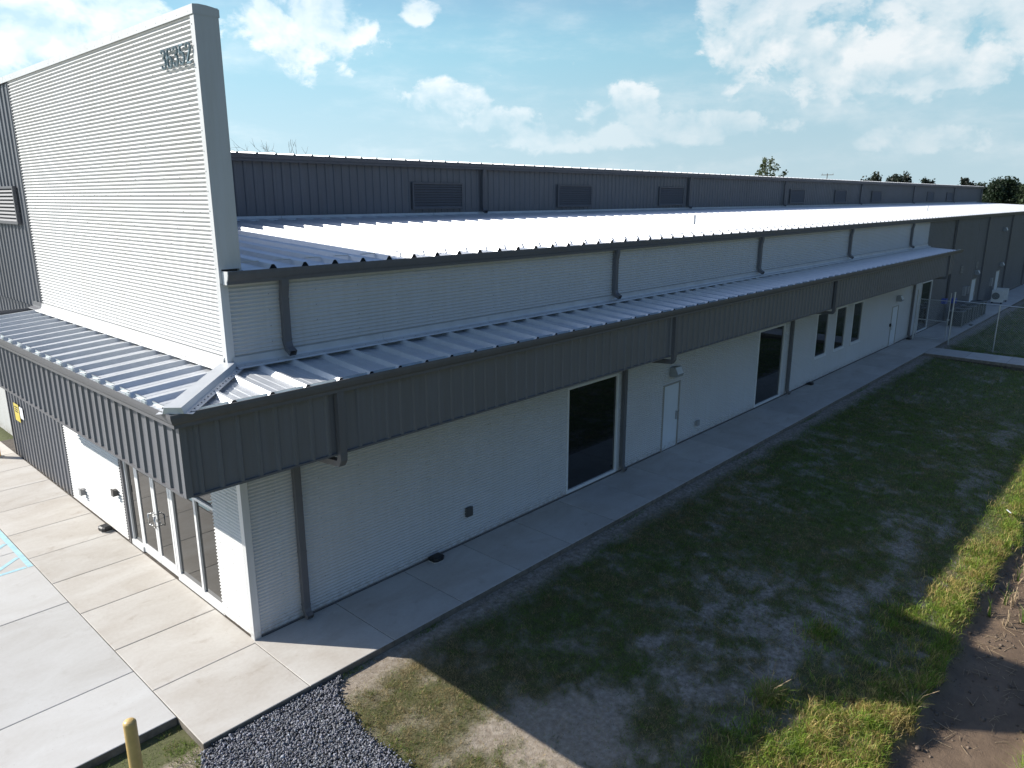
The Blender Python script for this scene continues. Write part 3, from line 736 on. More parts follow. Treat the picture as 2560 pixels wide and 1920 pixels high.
# downspouts
def path_strip(mb, pts, t, x0, x1):
    P = [Vector((0, a, b)) for a, b in pts]; L = []; Rr = []
    for i, p in enumerate(P):
        d0 = (P[i] - P[i - 1]).normalized() if i else (P[1] - P[0]).normalized()
        d1 = (P[i + 1] - P[i]).normalized() if i < len(P) - 1 else d0
        n0 = Vector((0, -d0.z, d0.y)); n1_ = Vector((0, -d1.z, d1.y)); n = (n0 + n1_).normalized(); k = t / 2 / max(0.5, n.dot(n0))
        L.append(p + n * k); Rr.append(p - n * k)
    for i in range(len(P) - 1):
        for (xa) in (x0, x1): mb.quad((xa, L[i].y, L[i].z), (xa, L[i + 1].y, L[i + 1].z), (xa, Rr[i + 1].y, Rr[i + 1].z), (xa, Rr[i].y, Rr[i].z))
        for S_ in (L, Rr): mb.quad((x0, S_[i].y, S_[i].z), (x1, S_[i].y, S_[i].z), (x1, S_[i + 1].y, S_[i + 1].z), (x0, S_[i + 1].y, S_[i + 1].z))
    return mb
def strap(parent, y, z, t=0.1, w=0.13):
    MB().box(-w / 2 - 0.03, y + t / 2 - 0.01, z - 0.015, w / 2 + 0.03, y + t / 2 + 0.004, z + 0.015).build('strap', 'darktrim', parent)
def downspout(x, pts, w=0.13, t=0.10, straps=()):
    o = path_strip(MB(), pts, t, -w / 2, w / 2).build('downspout', 'darktrim', B, (x, 0, 0))
    for (y, z) in straps: MB().box(-w / 2 - 0.004, y - t / 2 - 0.004, z - 0.02, w / 2 + 0.004, y + t / 2 + 0.004, z + 0.02).build('strap', 'darktrim', o)
    return o
for x in (1.05, 10.9, 19.76, 28.92, 38.3):
    downspout(x, [(-0.125, 6.475), (-0.125, 6.36), (-0.085, 6.18), (-0.085, 5.38), (-0.13, 5.27), (-0.26, 5.20)], straps=[(-0.085, 6.12), (-0.085, 5.42)])
for x in (1.02, 11.56, 23.32, 40.2):
    downspout(x, [(-1.60, 4.757), (-1.60, 3.60), (-1.55, 3.52), (-0.15, 3.40), (-0.085, 3.32), (-0.085, 0.22), (-0.12, 0.13), (-0.22, 0.08)], straps=[(-1.60, 4.5), (-1.60, 3.68), (-0.085, 2.5), (-0.085, 1.4), (-0.085, 0.3)])
for x in (48.0, 57.3, 66.2, 75.0, 84.0, 93.0):
    downspout(x, [(-0.125, 6.475), (-0.125, 6.36), (-0.10, 6.1), (-0.10, 0.2), (-0.22, 0.08)], straps=[(-0.10, 5.0), (-0.10, 3.0)])
for x in (15.1, 30.7, 43.0, 57.7, 72.3, 87.5, 100.6):
    downspout(x, [(YM - 0.13, 8.84), (YM - 0.13, 8.74), (YM - 0.09, 8.56), (YM - 0.09, 7.42), (YM - 0.14, 7.32), (YM - 0.26, 7.27)])

# sheet-metal screws
def screws(name, pts, fn, parent, r=0.011):
    """small round heads; pts are (u, z, out)"""
    V = []; T = []
    for (u, z, o) in pts:
        i = len(V); V.append(fn(u, z, o + 0.008))
        for k in range(6): V.append(fn(u + r * math.cos(k * math.pi / 3), z + r * math.sin(k * math.pi / 3), o))
        T += [(i, i + 1 + k, i + 1 + (k + 1) % 6) for k in range(6)]
    return tag(link(name, np_mesh(name, np.array(V), np.array(T), 'screw'), parent), kind='stuff')
pk = lambda z: round(z / PITCH) * PITCH
pts = [(u + ru, pk(z), 0.012 + DEPTH) for r_, z in enumerate(np.arange(5.4, 10.4, 0.2708)) for u in np.arange(0.4, 9.5, 0.61) for ru in ((0.3 if r_ % 2 else 0.0),)]
screws('screws', pts, FRONT(0.012), tower)
screws('screws', [(u, ZT - 0.085, 0.046) for u in np.arange(0.1, 14, 0.38)] + [(0.055, z, 0.036) for z in np.arange(6.7, 10.3, 0.3)], FRONT(0.0), tower)
pts = [(u, pk(z), 0.012 + DEPTH) for z in np.arange(5.4, 6.4, 0.2708) for u in np.arange(0.8, 20, 0.91)] + [(u, pk(z), 0.012 + DEPTH) for z in np.arange(0.3, 3.6, 0.406) for u in np.arange(0.6, 8.9, 0.91)]
screws('screws', pts, SIDE(0.012), wall, 0.009)
pts = [(u, pk(z), 0.012 + DEPTH) for z in np.arange(0.3, 3.0, 0.2708) for u in (0.5, 0.95, 6.2, 7.0, 7.8, 8.6, 9.3)]
screws('screws', pts, FRONT(0.012), fwall, 0.009)
pts = [(x_ + d, -1.57, 0.004) for x_ in np.arange(0.47 - 1.22, 30, 0.61) for d in (0.11, 0.17, 0.3, 0.43, 0.49)]
screws('screws', pts, lambda u, y, o: (u, y, ZE + 0.0022 + o), can, 0.010)
pts = [(y_ + d, -1.57, 0.004) for y_ in np.arange(-0.63, 8, 0.61) for d in (0.11, 0.17, 0.3, 0.43, 0.49)]
screws('screws', pts, lambda u, x_, o: (x_, u, ZE + 0.0022 + o), can, 0.010)
pts = [(u, 0, 0) for u in np.arange(0.2, 9.5, 0.152)]
screws('screws', pts, lambda u, z_, o: (-0.16 + z_, u, 5.112 + o), can, 0.009)
screws('screws', [(u, 0, 0) for u in np.arange(0.2, 20, 0.305)], lambda u, z_, o: (u, -0.16 + z_, 5.112 + o), can, 0.009)
pts = [(c + e * 0.20, s) for s in np.arange(-2.2, -0.1, 0.13) for c, e in ((0, 1), (0, -1))]
screws('screws', [(a, 0, s) for a, s in pts], lambda a, z_, o: hip(a + 0 * z_, -0.008, o) if abs(z_) < 1e-9 else tuple(Vector(hip(a, -0.008, o)) + dg * z_), can, 0.009) if False else None
hv = MB()
for s in np.arange(-2.2, -0.1, 0.13):
    for e in (-0.2, 0.2):
        p = Vector(hip(e, -0.012, s)); hv.tube(p, p + Vector((0, 0, 0.01)), 0.010, n=6)
tag(hv.build('screws', 'screw', can), kind='stuff')

# vent pipes through the main roof
for (x, y, lab) in ((19.34, 2.35, 'short white vent pipe on the silver roof, nearer of two'), (53.9, 3.2, 'short white vent pipe on the silver roof, farther of two')):
    e = empty('vent_pipe', (x, y, 6.63 + 0.052 * (y + 0.12))); tag(e, lab, 'vent pipe', 'roof vent pipes')
    MB().tube((0, 0, 0), (0, 0, 0.42), 0.05, n=14).build('pipe', 'pvc', e, smooth=False); MB().tube((0, 0, 0), (0, 0, 0.10), 0.13, 0.06, n=14).build('boot', 'greybox', e)

# house number -----------------------------------------------------
num = empty('house_number', (-0.058, 0.615, 9.765)); tag(num, 'dark metal numerals 36352 standing off the top of the white parapet', 'house number')
def arc(cx, cz, rx, rz, a0, a1, n=14): return [(cx + rx * math.cos(R(a0 + (a1 - a0) * k / n)), cz + rz * math.sin(R(a0 + (a1 - a0) * k / n))) for k in range(n + 1)]
GL = {'3': [arc(0.085, 0.232, 0.062, 0.058, 160, -90, 14) + arc(0.083, 0.095, 0.070, 0.079, 90, -160, 16)],
      '6': [[(0.135, 0.262)] + arc(0.085, 0.21, 0.072, 0.08, 55, 180, 9) + [(0.013, 0.12)], arc(0.085, 0.092, 0.070, 0.078, 0, 360, 20)],
      '5': [[(0.150, 0.285), (0.035, 0.285), (0.024, 0.165)] + arc(0.078, 0.102, 0.074, 0.085, 135, -155, 16)],
      '2': [arc(0.085, 0.222, 0.066, 0.068, 170, -25, 12) + [(0.02, 0.016)], [(0.012, 0.017), (0.155, 0.017)]]}
def glyph(ch):
    mb = MB(); w = 0.0125
    for pl in GL[ch]:
        P = [Vector((a, b)) for a, b in pl]
        for i in range(len(P) - 1):
            d = (P[i + 1] - P[i]).normalized(); n = Vector((-d.y, d.x)) * w; a = P[i] - d * w * 0.35; b = P[i + 1] + d * w * 0.35
            q = [a + n, b + n, b - n, a - n]
            fr = [(-0.014, -p.x, p.y) for p in q]; bk = [(0.014, -p.x, p.y) for p in q]
            mb.poly(fr); mb.poly(bk)
            for k in range(4): mb.quad(fr[k], fr[(k + 1) % 4], bk[(k + 1) % 4], bk[k])
    return mb
for k, ch in enumerate('36352'): glyph(ch).build('digit_' + {'3': 'three', '6': 'six', '5': 'five', '2': 'two'}[ch], 'number', num, (-0.001 * k, 0.55 - 0.2225 * k, 0))

# ------------------------------------------------------------------ fittings on the walls
def wall_lamp(x, z, lab):
    e = empty('wall_lamp', (x, 0, z)); tag(e, lab, 'wall lamp', 'wedge shaped wall lamps')
    mb = MB(); w = 0.19
    prof = [(-0.02, -0.15), (-0.02, 0.13), (-0.20, 0.15), (-0.30, -0.06), (-0.26, -0.15)]
    mb.ext(prof, lambda a, b, s: (s, a, b), -w, w, True, True); mb.build('housing', 'lampgrey', e)
    MB().poly([(-w * 0.86, -0.216, 0.125), (w * 0.86, -0.216, 0.125), (w * 0.86, -0.301, -0.05), (-w * 0.86, -0.301, -0.05)]) if False else None
    mb = MB(); mb.poly([(-w * 0.9, -0.206, 0.143), (w * 0.9, -0.206, 0.143), (w * 0.9, -0.3025, -0.052), (-w * 0.9, -0.3025, -0.052)]); mb.build('lens', 'lamplens', e)
    MB().box(-0.1, -0.02, -0.12, 0.1, 0.012, 0.10).build('back_plate', 'lampgrey', e)
wall_lamp(14.3, 2.56, 'wedge shaped grey wall lamp above the nearer white side door')
wall_lamp(37.4, 2.56, 'wedge shaped grey wall lamp above the farther white door on the white cladding')
wall_lamp(55.6, 2.62, 'wedge wall lamp above the nearer door in the charcoal wall')
wall_lamp(64.3, 2.62, 'wedge wall lamp above the farther door in the charcoal wall')
wall_lamp(63.4, 5.38, 'wedge wall lamp high up on the charcoal wall near the eave')

def wall_box(name, front, u, z, w, h, d, mt, lab, cat, flap=True):
    e = empty(name, (0, u, z) if front else (u, 0, z)); tag(e, lab, cat)
    g = (lambda a, b, c: (-a, b, c)) if front else (lambda a, b, c: (b, -a, c))
    def bx(nm, o0, o1, u0, u1, z0, z1, m_):
        p, q = g(o0, u0, z0), g(o1, u1, z1); MB().box(min(p[0], q[0]), min(p[1], q[1]), z0, max(p[0], q[0]), max(p[1], q[1]), z1).build(nm, m_, e)
    bx('box', 0.0, d, -w / 2, w / 2, -h / 2, h / 2, mt)
    if flap: bx('lid', d, d + 0.018, -w / 2 - 0.008, w / 2 + 0.008, -h / 2 - 0.005, h / 2 + 0.008, mt); bx('hinge', d - 0.01, d + 0.022, -w / 2, w / 2, h / 2 + 0.008, h / 2 + 0.02, mt)
    return e
wall_box('wall_vent', False, 5.38, 0.75, 0.18, 0.20, 0.06, 'bronze', 'small dark square vent cover low on the white side wall before the first window', 'vent')
wall_box('outlet_box', False, 16.0, 0.47, 0.16, 0.16, 0.09, 'greybox', 'small grey outlet box low on the white wall right of the side door', 'outlet box')
wall_box('outlet_box', True, 8.55, 0.50, 0.14, 0.15, 0.12, 'greybox', 'small grey outlet box low on the white front wall beside the charcoal siding', 'outlet box')
wall_box('door_button', True, 6.13, 1.16, 0.13, 0.14, 0.12, 'bronze', 'dark push button box on the white front wall left of the glass entrance', 'button')
wall_box('lock_box', False, 36.58, 1.2, 0.09, 0.16, 0.06, 'black', 'small black lock box beside the farther white door', 'lock box')
wall_box('electric_meter', False, 52.6, 1.55, 0.32, 0.6, 0.16, 'greybox', 'pale grey disconnect box on the charcoal wall behind the gate post', 'electric box')
wall_box('electric_meter', False, 53.6, 1.55, 0.26, 0.5, 0.14, 'greybox', 'pale grey electric box on the charcoal wall left of the nearer dark wall door', 'electric box')
wall_box('electric_meter', False, 61.4, 1.45, 0.3, 0.6, 0.14, 'greybox', 'grey electric box on the charcoal wall between its two doors', 'electric box')
wall_box('blue_box', False, 47.2, 1.42, 0.42, 0.3, 0.25, 'blue', 'blue box on the charcoal wall seen left of the gate post', 'box')
wall_box('blue_box', False, 49.7, 1.20, 0.46, 0.32, 0.25, 'blue', 'blue box on the charcoal wall seen right of the gate post', 'box')
for (x, lab) in ((51.2, 'small louvered vent on the charcoal wall, nearer of two'), (55.7, 'small louvered vent on the charcoal wall above a lamp, farther of two')):
    e = empty('wall_vent', (x, 0, 2.85)); tag(e, lab, 'vent')
    MB().box(-0.3, -0.03, 0, 0.3, 0.012, 0.55).build('frame', 'darktrim', e)
    for k in range(5): MB().box(-0.26, -0.055, 0.05 + 0.1 * k, 0.26, -0.03, 0.09 + 0.1 * k).build('slat', 'lampgrey', e)
# signs on the dark front wall
s1 = MB().box(-0.052, 13.52, 1.30, -0.046, 14.02, 1.84).build('warning_sign', 'signyellow'); tag(s1, 'yellow sign on the charcoal front wall at the left edge', 'sign')
for z in (1.74, 1.67, 1.60): MB().box(-0.0535, 13.6, z - 0.018, -0.0525, 13.94, z + 0.018).build('lettering', 'ink', s1)
s2 = MB().box(-0.052, 13.12, 1.46, -0.046, 13.44, 1.82).build('notice_sign', 'signwhite'); tag(s2, 'small white sign beside the yellow sign on the charcoal wall', 'sign')

# ------------------------------------------------------------------ loose things at the walls
def bait(x, y, rot, lab):
    e = empty('bait_station', (x, y, 0.0), None, rot); tag(e, lab, 'bait station', 'black bait stations')
    def ring(s, z): return [(-0.15 * s, -0.09 * s, z), (-0.08 * s, -0.13 * s, z), (0.08 * s, -0.13 * s, z), (0.15 * s, -0.09 * s, z), (0.15 * s, 0.09 * s, z), (-0.15 * s, 0.09 * s, z)]
    for nm, levels, mt in (('base', [(1.0, 0.022), (1.0, 0.075)], 'black'), ('lid', [(1.03, 0.075), (1.0, 0.10), (0.72, 0.125)], 'black'), ('paver', [(1.0, 0.0), (1.0, 0.022)], 'walk')):
        mb = MB(); Rg = [ring(s, z) for s, z in levels]
        for a, b in zip(Rg[:-1], Rg[1:]):
            for k in range(6): mb.quad(a[k], a[(k + 1) % 6], b[(k + 1) % 6], b[k])
        mb.poly(Rg[-1]); mb.poly(Rg[0]); mb.build(nm, mt, e)
bait(-0.16, 6.88, R(-82), 'black bait station on the sunlit front walk left of the glass entrance')
bait(4.25, -0.16, 0, 'black bait station against the white side wall before the first window')
bait(25.6, -0.16, R(4), 'black bait station against the white side wall below the three narrow windows')
bait(39.7, -0.24, R(-3), 'black bait station at the foot of the downspout beside the gate')

def bollard(x, y, h, r, mt, lab, z0=-0.12):
    e = empty('bollard', (x, y, z0)); tag(e, lab, 'bollard')
    mb = MB(); n = 28; prof = [(r, 0), (r, h - 0.035)] + [(r * math.cos(R(a)) if a else r, h - 0.035 + 0.055 * math.sin(R(a))) for a in (15, 35, 55, 75)] + [(0.002, h + 0.021)]
    for (r0, z0_), (r1, z1_) in zip(prof[:-1], prof[1:]):
        for k in range(n):
            a, b = 2 * math.pi * k / n, 2 * math.pi * (k + 1) / n
            mb.quad((r0 * math.cos(a), r0 * math.sin(a), z0_), (r0 * math.cos(b), r0 * math.sin(b), z0_), (r1 * math.cos(b), r1 * math.sin(b), z1_), (r1 * math.cos(a), r1 * math.sin(a), z1_))
    o = mb.build('post', mt, e, smooth=True); MB().tube((0, 0, -0.02), (0, 0, 0.03), r * 1.7, r * 1.6, n=20).build('footing', 'apron', e)
bollard(-2.80, -1.93, 1.10, 0.084, 'yellow', 'tan yellow bollard in the grass patch at the lower left')
bollard(-0.52, 14.92, 1.2, 0.11, 'yellow2', 'bright yellow bollard on the walk at the left edge', z0=0.0)

# ------------------------------------------------------------------ air conditioners
def condenser(x, y, lab):
    e = empty('condenser', (x, y, 0.0)); tag(e, lab, 'air conditioner', 'square condensers along the charcoal wall')
    s = 0.38; h = 0.98
    MB().box(-s, -s, 0.06, s, s, h - 0.05).build('coil', 'acdark', e)
    for sx in (-1, 1):
        for sy in (-1, 1): MB().box(sx * s - 0.03, sy * s - 0.03, 0.05, sx * s + 0.03, sy * s + 0.03, h - 0.05).build('corner_post', 'acframe', e)
    MB().box(-s - 0.035, -s - 0.035, h - 0.05, s + 0.035, s + 0.035, h).build('top', 'acframe', e)
    mb = MB()
    for r_ in (0.10, 0.2, 0.3):
        for k in range(16):
            a, b = 2 * math.pi * k / 16, 2 * math.pi * (k + 1) / 16; mb.tube((r_ * math.cos(a), r_ * math.sin(a), h + 0.02), (r_ * math.cos(b), r_ * math.sin(b), h + 0.02), 0.008, n=4)
    mb.tube((0, 0, h), (0, 0, h + 0.03), 0.08, n=10); mb.build('fan_guard', 'black', e)
    MB().box(-s - 0.06, -s - 0.06, 0.0, s + 0.06, s + 0.06, 0.055).build('pad', 'greybox', e)
    mb = MB()
    for k in range(1, 12):
        z = 0.08 + k * 0.07
        for (a, b) in (((-s, -s - 0.006), (s, -s - 0.006)), ((-s - 0.006, -s), (-s - 0.006, s))): mb.tube((*a, z), (*b, z), 0.006, n=4)
    tag(mb.build('guard_wires', 'acframe', e), kind='stuff')
ORD = ['nearest', 'second', 'third', 'fourth', 'farthest']
for k, (x, y) in enumerate(((46.6, -1.08), (48.1, -1.06), (49.6, -1.06), (51.1, -1.04), (52.6, -1.04))):
    condenser(x, y, 'dark square condenser behind the gate, %s of the row of five' % ORD[k])
def minisplit(x, y, lab):
    e = empty('heat_pump', (x, y, 0.0)); tag(e, lab, 'heat pump', 'white slim heat pumps')
    MB().box(-0.17, -0.38, 0.1, 0.17, 0.38, 1.0).build('cabinet', 'mini', e)
    mb = MB(); mb.tube((-0.18, 0.1, 0.56), (-0.171, 0.1, 0.56), 0.26, n=24); mb.build('fan', 'acdark', e)
    for k in range(9): MB().box(-0.19, -0.2, 0.26 + 0.07 * k, -0.18, 0.36, 0.272 + 0.07 * k).build('grille_bar', 'mini', e)
    for sy in (-0.3, 0.3): MB().box(-0.18, sy - 0.04, 0.0, 0.18, sy + 0.04, 0.1).build('foot', 'black', e)
minisplit(60.2, -0.85, 'white slim heat pump on the far walk, nearer of two')
minisplit(61.9, -0.85, 'white slim heat pump on the far walk, farther of two')
mb = MB().box(-0.18, -0.09, 0, 0.18, 0.09, 0.05); o = mb.build('floor_grate', 'black', None, (47.6, -1.72, 0.002)); tag(o, 'small dark slab lying on the walk beside the condensers', 'slab')

# ------------------------------------------------------------------ fence and gate
FX = 40.25
def chain_link(parent, y0, y1, z0, z1, x=0.0, d=0.085):
    mb = MB(); Wd = abs(y1 - y0); H_ = z1 - z0; ya = min(y0, y1); n = int((Wd + H_) / d)
    for k in range(n + 1):
        c = k * d
        for sg in (1, -1):
            a0 = max(0.0, c - H_); a1 = min(Wd, c)
            if a1 - a0 < 0.02: continue
            p = [(a0, c - a0), (a1, c - a1)]
            if sg < 0: p = [(Wd - u, w) for u, w in p]
            (u0, w0), (u1, w1) = p
            mb.tube((x, ya + u0, z0 + w0), (x, ya + u1, z0 + w1), 0.0036, n=3, cap=False)
    return tag(mb.build('chain_link_mesh', 'fence', parent), kind='stuff')
g = empty('gate', (FX, 0, 0)); tag(g, 'chain link walk gate across the side walk between wall and fence', 'gate')
def pipe(nm, p, q, r, par): return MB().tube(p, q, r, n=10).build(nm, 'fence', par)
pipe('hinge_post', (0, -0.30, 0.0), (0, -0.30, 2.78), 0.036, g)
for nm, p, q in (('stile', (0, -0.42, 0.10), (0, -0.42, 2.30)), ('stile', (0, -1.93, 0.10), (0, -1.93, 2.72)), ('bottom_rail', (0, -0.42, 0.12), (0, -1.93, 0.12)), ('middle_rail', (0, -0.42, 1.15), (0, -1.93, 1.15)), ('top_rail', (0, -0.42, 2.28), (0, -1.93, 2.28))): pipe(nm, p, q, 0.024, g)
chain_link(g, -0.44, -1.91, 0.13, 2.26)
MB().box(-0.03, -2.0, 1.2, 0.03, -1.88, 1.3).build('latch', 'fence', g)
f = empty('chain_link_fence', (FX, 0, 0)); tag(f, 'tall chain link fence running from the gate across the lawn', 'fence')
pipe('post', (0, -2.10, -0.2), (0, -2.10, 2.80), 0.044, f)
for y in (-4.25, -6.6, -8.9, -11.4): pipe('post', (0, y, -0.5), (0, y, 2.30 if y > -5 else 2.2), 0.034, f)
pipe('top_rail', (0, -2.10, 2.33), (0, -11.4, 2.12), 0.024, f)
chain_link(f, -2.1, -8.9, -0.25, 2.2, d=0.10)

# ------------------------------------------------------------------ gravel
def ico():
    t = (1 + 5 ** 0.5) / 2
    v = np.array([(-1, t, 0), (1, t, 0), (-1, -t, 0), (1, -t, 0), (0, -1, t), (0, 1, t), (0, -1, -t), (0, 1, -t), (t, 0, -1), (t, 0, 1), (-t, 0, -1), (-t, 0, 1)], float); v /= np.linalg.norm(v[0])
    f = np.array([(0, 11, 5), (0, 5, 1), (0, 1, 7), (0, 7, 10), (0, 10, 11), (1, 5, 9), (5, 11, 4), (11, 10, 2), (10, 7, 6), (7, 1, 8), (3, 9, 4), (3, 4, 2), (3, 2, 6), (3, 6, 8), (3, 8, 9), (4, 9, 5), (2, 4, 11), (6, 2, 10), (8, 6, 7), (9, 8, 1)])
    return v, f
def gravel_mask(x, y):
    right = np.interp(y, [-6.5, -4.4, -3.2, -2.6, -2.2, -1.9], [0.25, 0.02, -0.02, 0.05, 0.25, 0.50]) + 0.16 * (fbm(x, y, 81, 2.2, 3) - 0.5)
    left = np.interp(y, [-6.5, -2.2, -1.9], [-2.1, -2.05, -1.95]) + 0.22 * (fbm(x, y, 85, 2.0, 3) - 0.5)
    return (x < right) & (x > left) & (y < -1.915)
def gravel():
    V0, F0 = ico(); n = 46000
    x = rng.uniform(-2.3, 0.8, n); y = rng.uniform(-5.6, -1.9, n)
    ok = gravel_mask(x + rng.normal(0, 0.05, n) * (rng.random(n) > 0.6), y); x, y = x[ok], y[ok]; n = len(x)
    lay = rng.random(n)
    z = height(x, y) + 0.010 + 0.055 * lay + 0.02 * fbm(x, y, 88, 1.5, 2)
    s = rng.uniform(0.008, 0.019, n) * np.where(rng.random(n) > 0.93, 1.5, 1.0)
    V = np.empty((n, 12, 3)); J = rng.uniform(0.72, 1.25, (n, 12, 1)); St = rng.uniform(0.7, 1.35, (n, 1, 3))
    V[:] = V0[None] * J * St
    a = rng.uniform(0, 6.28, n); b = rng.uniform(-0.9, 0.9, n)
    ca, sa, cb, sb = np.cos(a)[:, None], np.sin(a)[:, None], np.cos(b)[:, None], np.sin(b)[:, None]
    X, Y, Z = V[..., 0], V[..., 1], V[..., 2]
    Y, Z = Y * cb - Z * sb, Y * sb + Z * cb; X, Y = X * ca - Y * sa, X * sa + Y * ca
    V = np.stack([X, Y, Z], -1) * s[:, None, None] + np.stack([x, y, z], 1)[:, None]
    F = F0[None] + (np.arange(n) * 12)[:, None, None]
    g_ = rng.normal(0.175, 0.075, n).clip(0.05, 0.42); g_ = np.where(rng.random(n) > 0.95, g_ * 1.9, g_)
    tint = np.stack([g_ * rng.uniform(0.93, 1.04, n), g_, g_ * rng.uniform(1.04, 1.18, n)], 1)
    o = link('gravel', np_mesh('gravel', V.reshape(-1, 3), F.reshape(-1, 3), 'stone', np.repeat(tint, 12, 0)))
    tag(o, 'dark blue grey crushed stone beside the walk corner', 'gravel', kind='stuff')
gravel()

# ------------------------------------------------------------------ grass
def in_view(x, y, margin=1.6):
    X = x - CAM.x; Y = y - CAM.y; dz = -0.3 - CAM.z
    dep = X * fw.x + Y * fw.y + dz * fw.z; a = X * rt.x + Y * rt.y + dz * rt.z; b = X * up.x + Y * up.y + dz * up.z
    k = margin * 1.0
    return (dep > 1) & (np.abs(a) < dep * 0.697 + k) & (b > -dep * 0.523 - k)
def blades(x, y, h, w, lean, col, segs=1, z=None):
    n = len(x); a = rng.uniform(0, 2 * np.pi, n); z = height(x, y) - 0.006 if z is None else z
    la = rng.uniform(0, 2 * np.pi, n); L = lean * h
    wx, wy = np.cos(a) * w / 2, np.sin(a) * w / 2; lx, ly = np.cos(la) * L, np.sin(la) * L
    if segs == 1:
        v = np.stack([np.stack([x - wx, y - wy, z], 1), np.stack([x + wx, y + wy, z], 1), np.stack([x + lx, y + ly, z + h], 1)], 1)
        f = np.array([[0, 1, 2]]); nv = 3
    else:
        mx, my = lx * 0.32, ly * 0.32
        v = np.stack([np.stack([x - wx, y - wy, z], 1), np.stack([x + wx, y + wy, z], 1),
                      np.stack([x + mx + wx * 0.8, y + my + wy * 0.8, z + h * 0.62], 1), np.stack([x + mx - wx * 0.8, y + my - wy * 0.8, z + h * 0.62], 1),
                      np.stack([x + lx, y + ly, z + h * (1.0 - 0.25 * np.minimum(lean, 1.2))], 1)], 1)
        f = np.array([[0, 1, 2], [0, 2, 3], [3, 2, 4]]); nv = 5
    F = f[None] + (np.arange(n) * nv)[:, None, None]
    return v.reshape(-1, 3), F.reshape(-1, 3), np.repeat(col, nv, 0)
def blade_cols(x, y, dry_bias=0.0):
    n = len(x); d = fbm(x, y, 101, 0.8, 4) * 0.5 + fbm(x, y, 105, 5.0, 3) * 0.7 + rng.random(n) * 0.5 - 0.51 + dry_bias
    dry = np.clip((d - 0.37) / 0.12, 0, 1)[:, None]
    cl = 0.55 + 0.9 * fbm(x, y, 107, 9.0, 2)[:, None]
    g = np.array([0.092, 0.150, 0.026])[None] * rng.uniform(0.45, 1.6, (n, 1)) * cl
    g = g + np.array([0.05, 0.04, 0.0])[None] * rng.random((n, 1))
    t = np.array([0.31, 0.235, 0.115])[None] * rng.uniform(0.5, 1.3, (n, 1)) * cl
    return (g * (1 - dry) + t * dry) * 1.28
def lawn():
    parts = []
    for (x0, x1, dens, hh, ww) in ((-3.5, 6, 4200, 0.036, 0.0085), (6, 14, 3000, 0.040, 0.010), (14, 26, 1500, 0.045, 0.013), (26, 48, 420, 0.05, 0.02), (48, 80, 120, 0.06, 0.035)):
        y0, y1 = -9.3, -1.9; n = int((x1 - x0) * (y1 - y0) * dens)
        x = rng.uniform(x0, x1, n); y = rng.uniform(y0, y1, n)
        k = in_view(x, y) & (rng.random(n) < cover_fn(x, y) * 0.95 + 0.03) & ~gravel_mask(x, y) & ~((x > 36.25) & (x < 38.25)) & ~((x < -1.8) & (y > -1.02)) & (mud_fn(x, y) < 0.1)
        x, y = x[k], y[k]
        dry = 0.06 + np.exp(-(((x - 1.0) / 1.6) ** 2 + ((y + 3.2) / 1.8) ** 2)) * 0.24 - 0.15 * np.clip((x - 9) / 10, 0, 1)
        h = rng.uniform(0.45, 1.4, len(x)) * hh * (0.45 + 1.1 * fbm(x, y, 111, 5.0, 2)) * np.where(rng.random(len(x)) > 0.88, 1.7, 1.0)
        parts.append(blades(x, y, h, rng.uniform(0.7, 1.3, len(x)) * ww, rng.uniform(0.3, 1.6, len(x)), blade_cols(x, y, dry)))
    # patch left of the gravel, by the bollard
    n = 45000; x = rng.uniform(-5.0, -1.85, n); y = rng.uniform(-4.2, -1.06, n)
    k = (rng.random(n) < np.clip((fbm(x, y, 121, 1.6, 3) - 0.36) * 4.5, 0.04, 1)) & ~gravel_mask(x, y); x, y = x[k], y[k]
    parts.append(blades(x, y, rng.uniform(0.03, 0.08, len(x)), rng.uniform(0.006, 0.011, len(x)), rng.uniform(0.3, 1.4, len(x)), blade_cols(x, y, -0.16)))
    # weeds along the walk edge
    n = 900; x = np.concatenate([rng.normal(c, s, n // 6) for c, s in ((0.7, 0.25), (2.5, 0.2), (9.2, 0.4), (16.0, 0.6), (21.0, 0.5), (26.5, 0.6))]); y = rng.uniform(-2.0, -1.9, len(x))
    parts.append(blades(x, y, rng.uniform(0.04, 0.11, len(x)), np.full(len(x), 0.009), rng.uniform(0.3, 1.2, len(x)), blade_cols(x, y, -0.2)))
    off = 0; V = []; F = []; T = []
    for v, f_, t in parts: V.append(v); F.append(f_ + off); T.append(t); off += len(v)
    o = link('lawn_grass', np_mesh('lawn_grass', np.concatenate(V), np.concatenate(F), 'blade', np.concatenate(T)))
    tag(o, 'short patchy lawn grass between the walk and the ditch', 'grass', kind='stuff')
lawn()
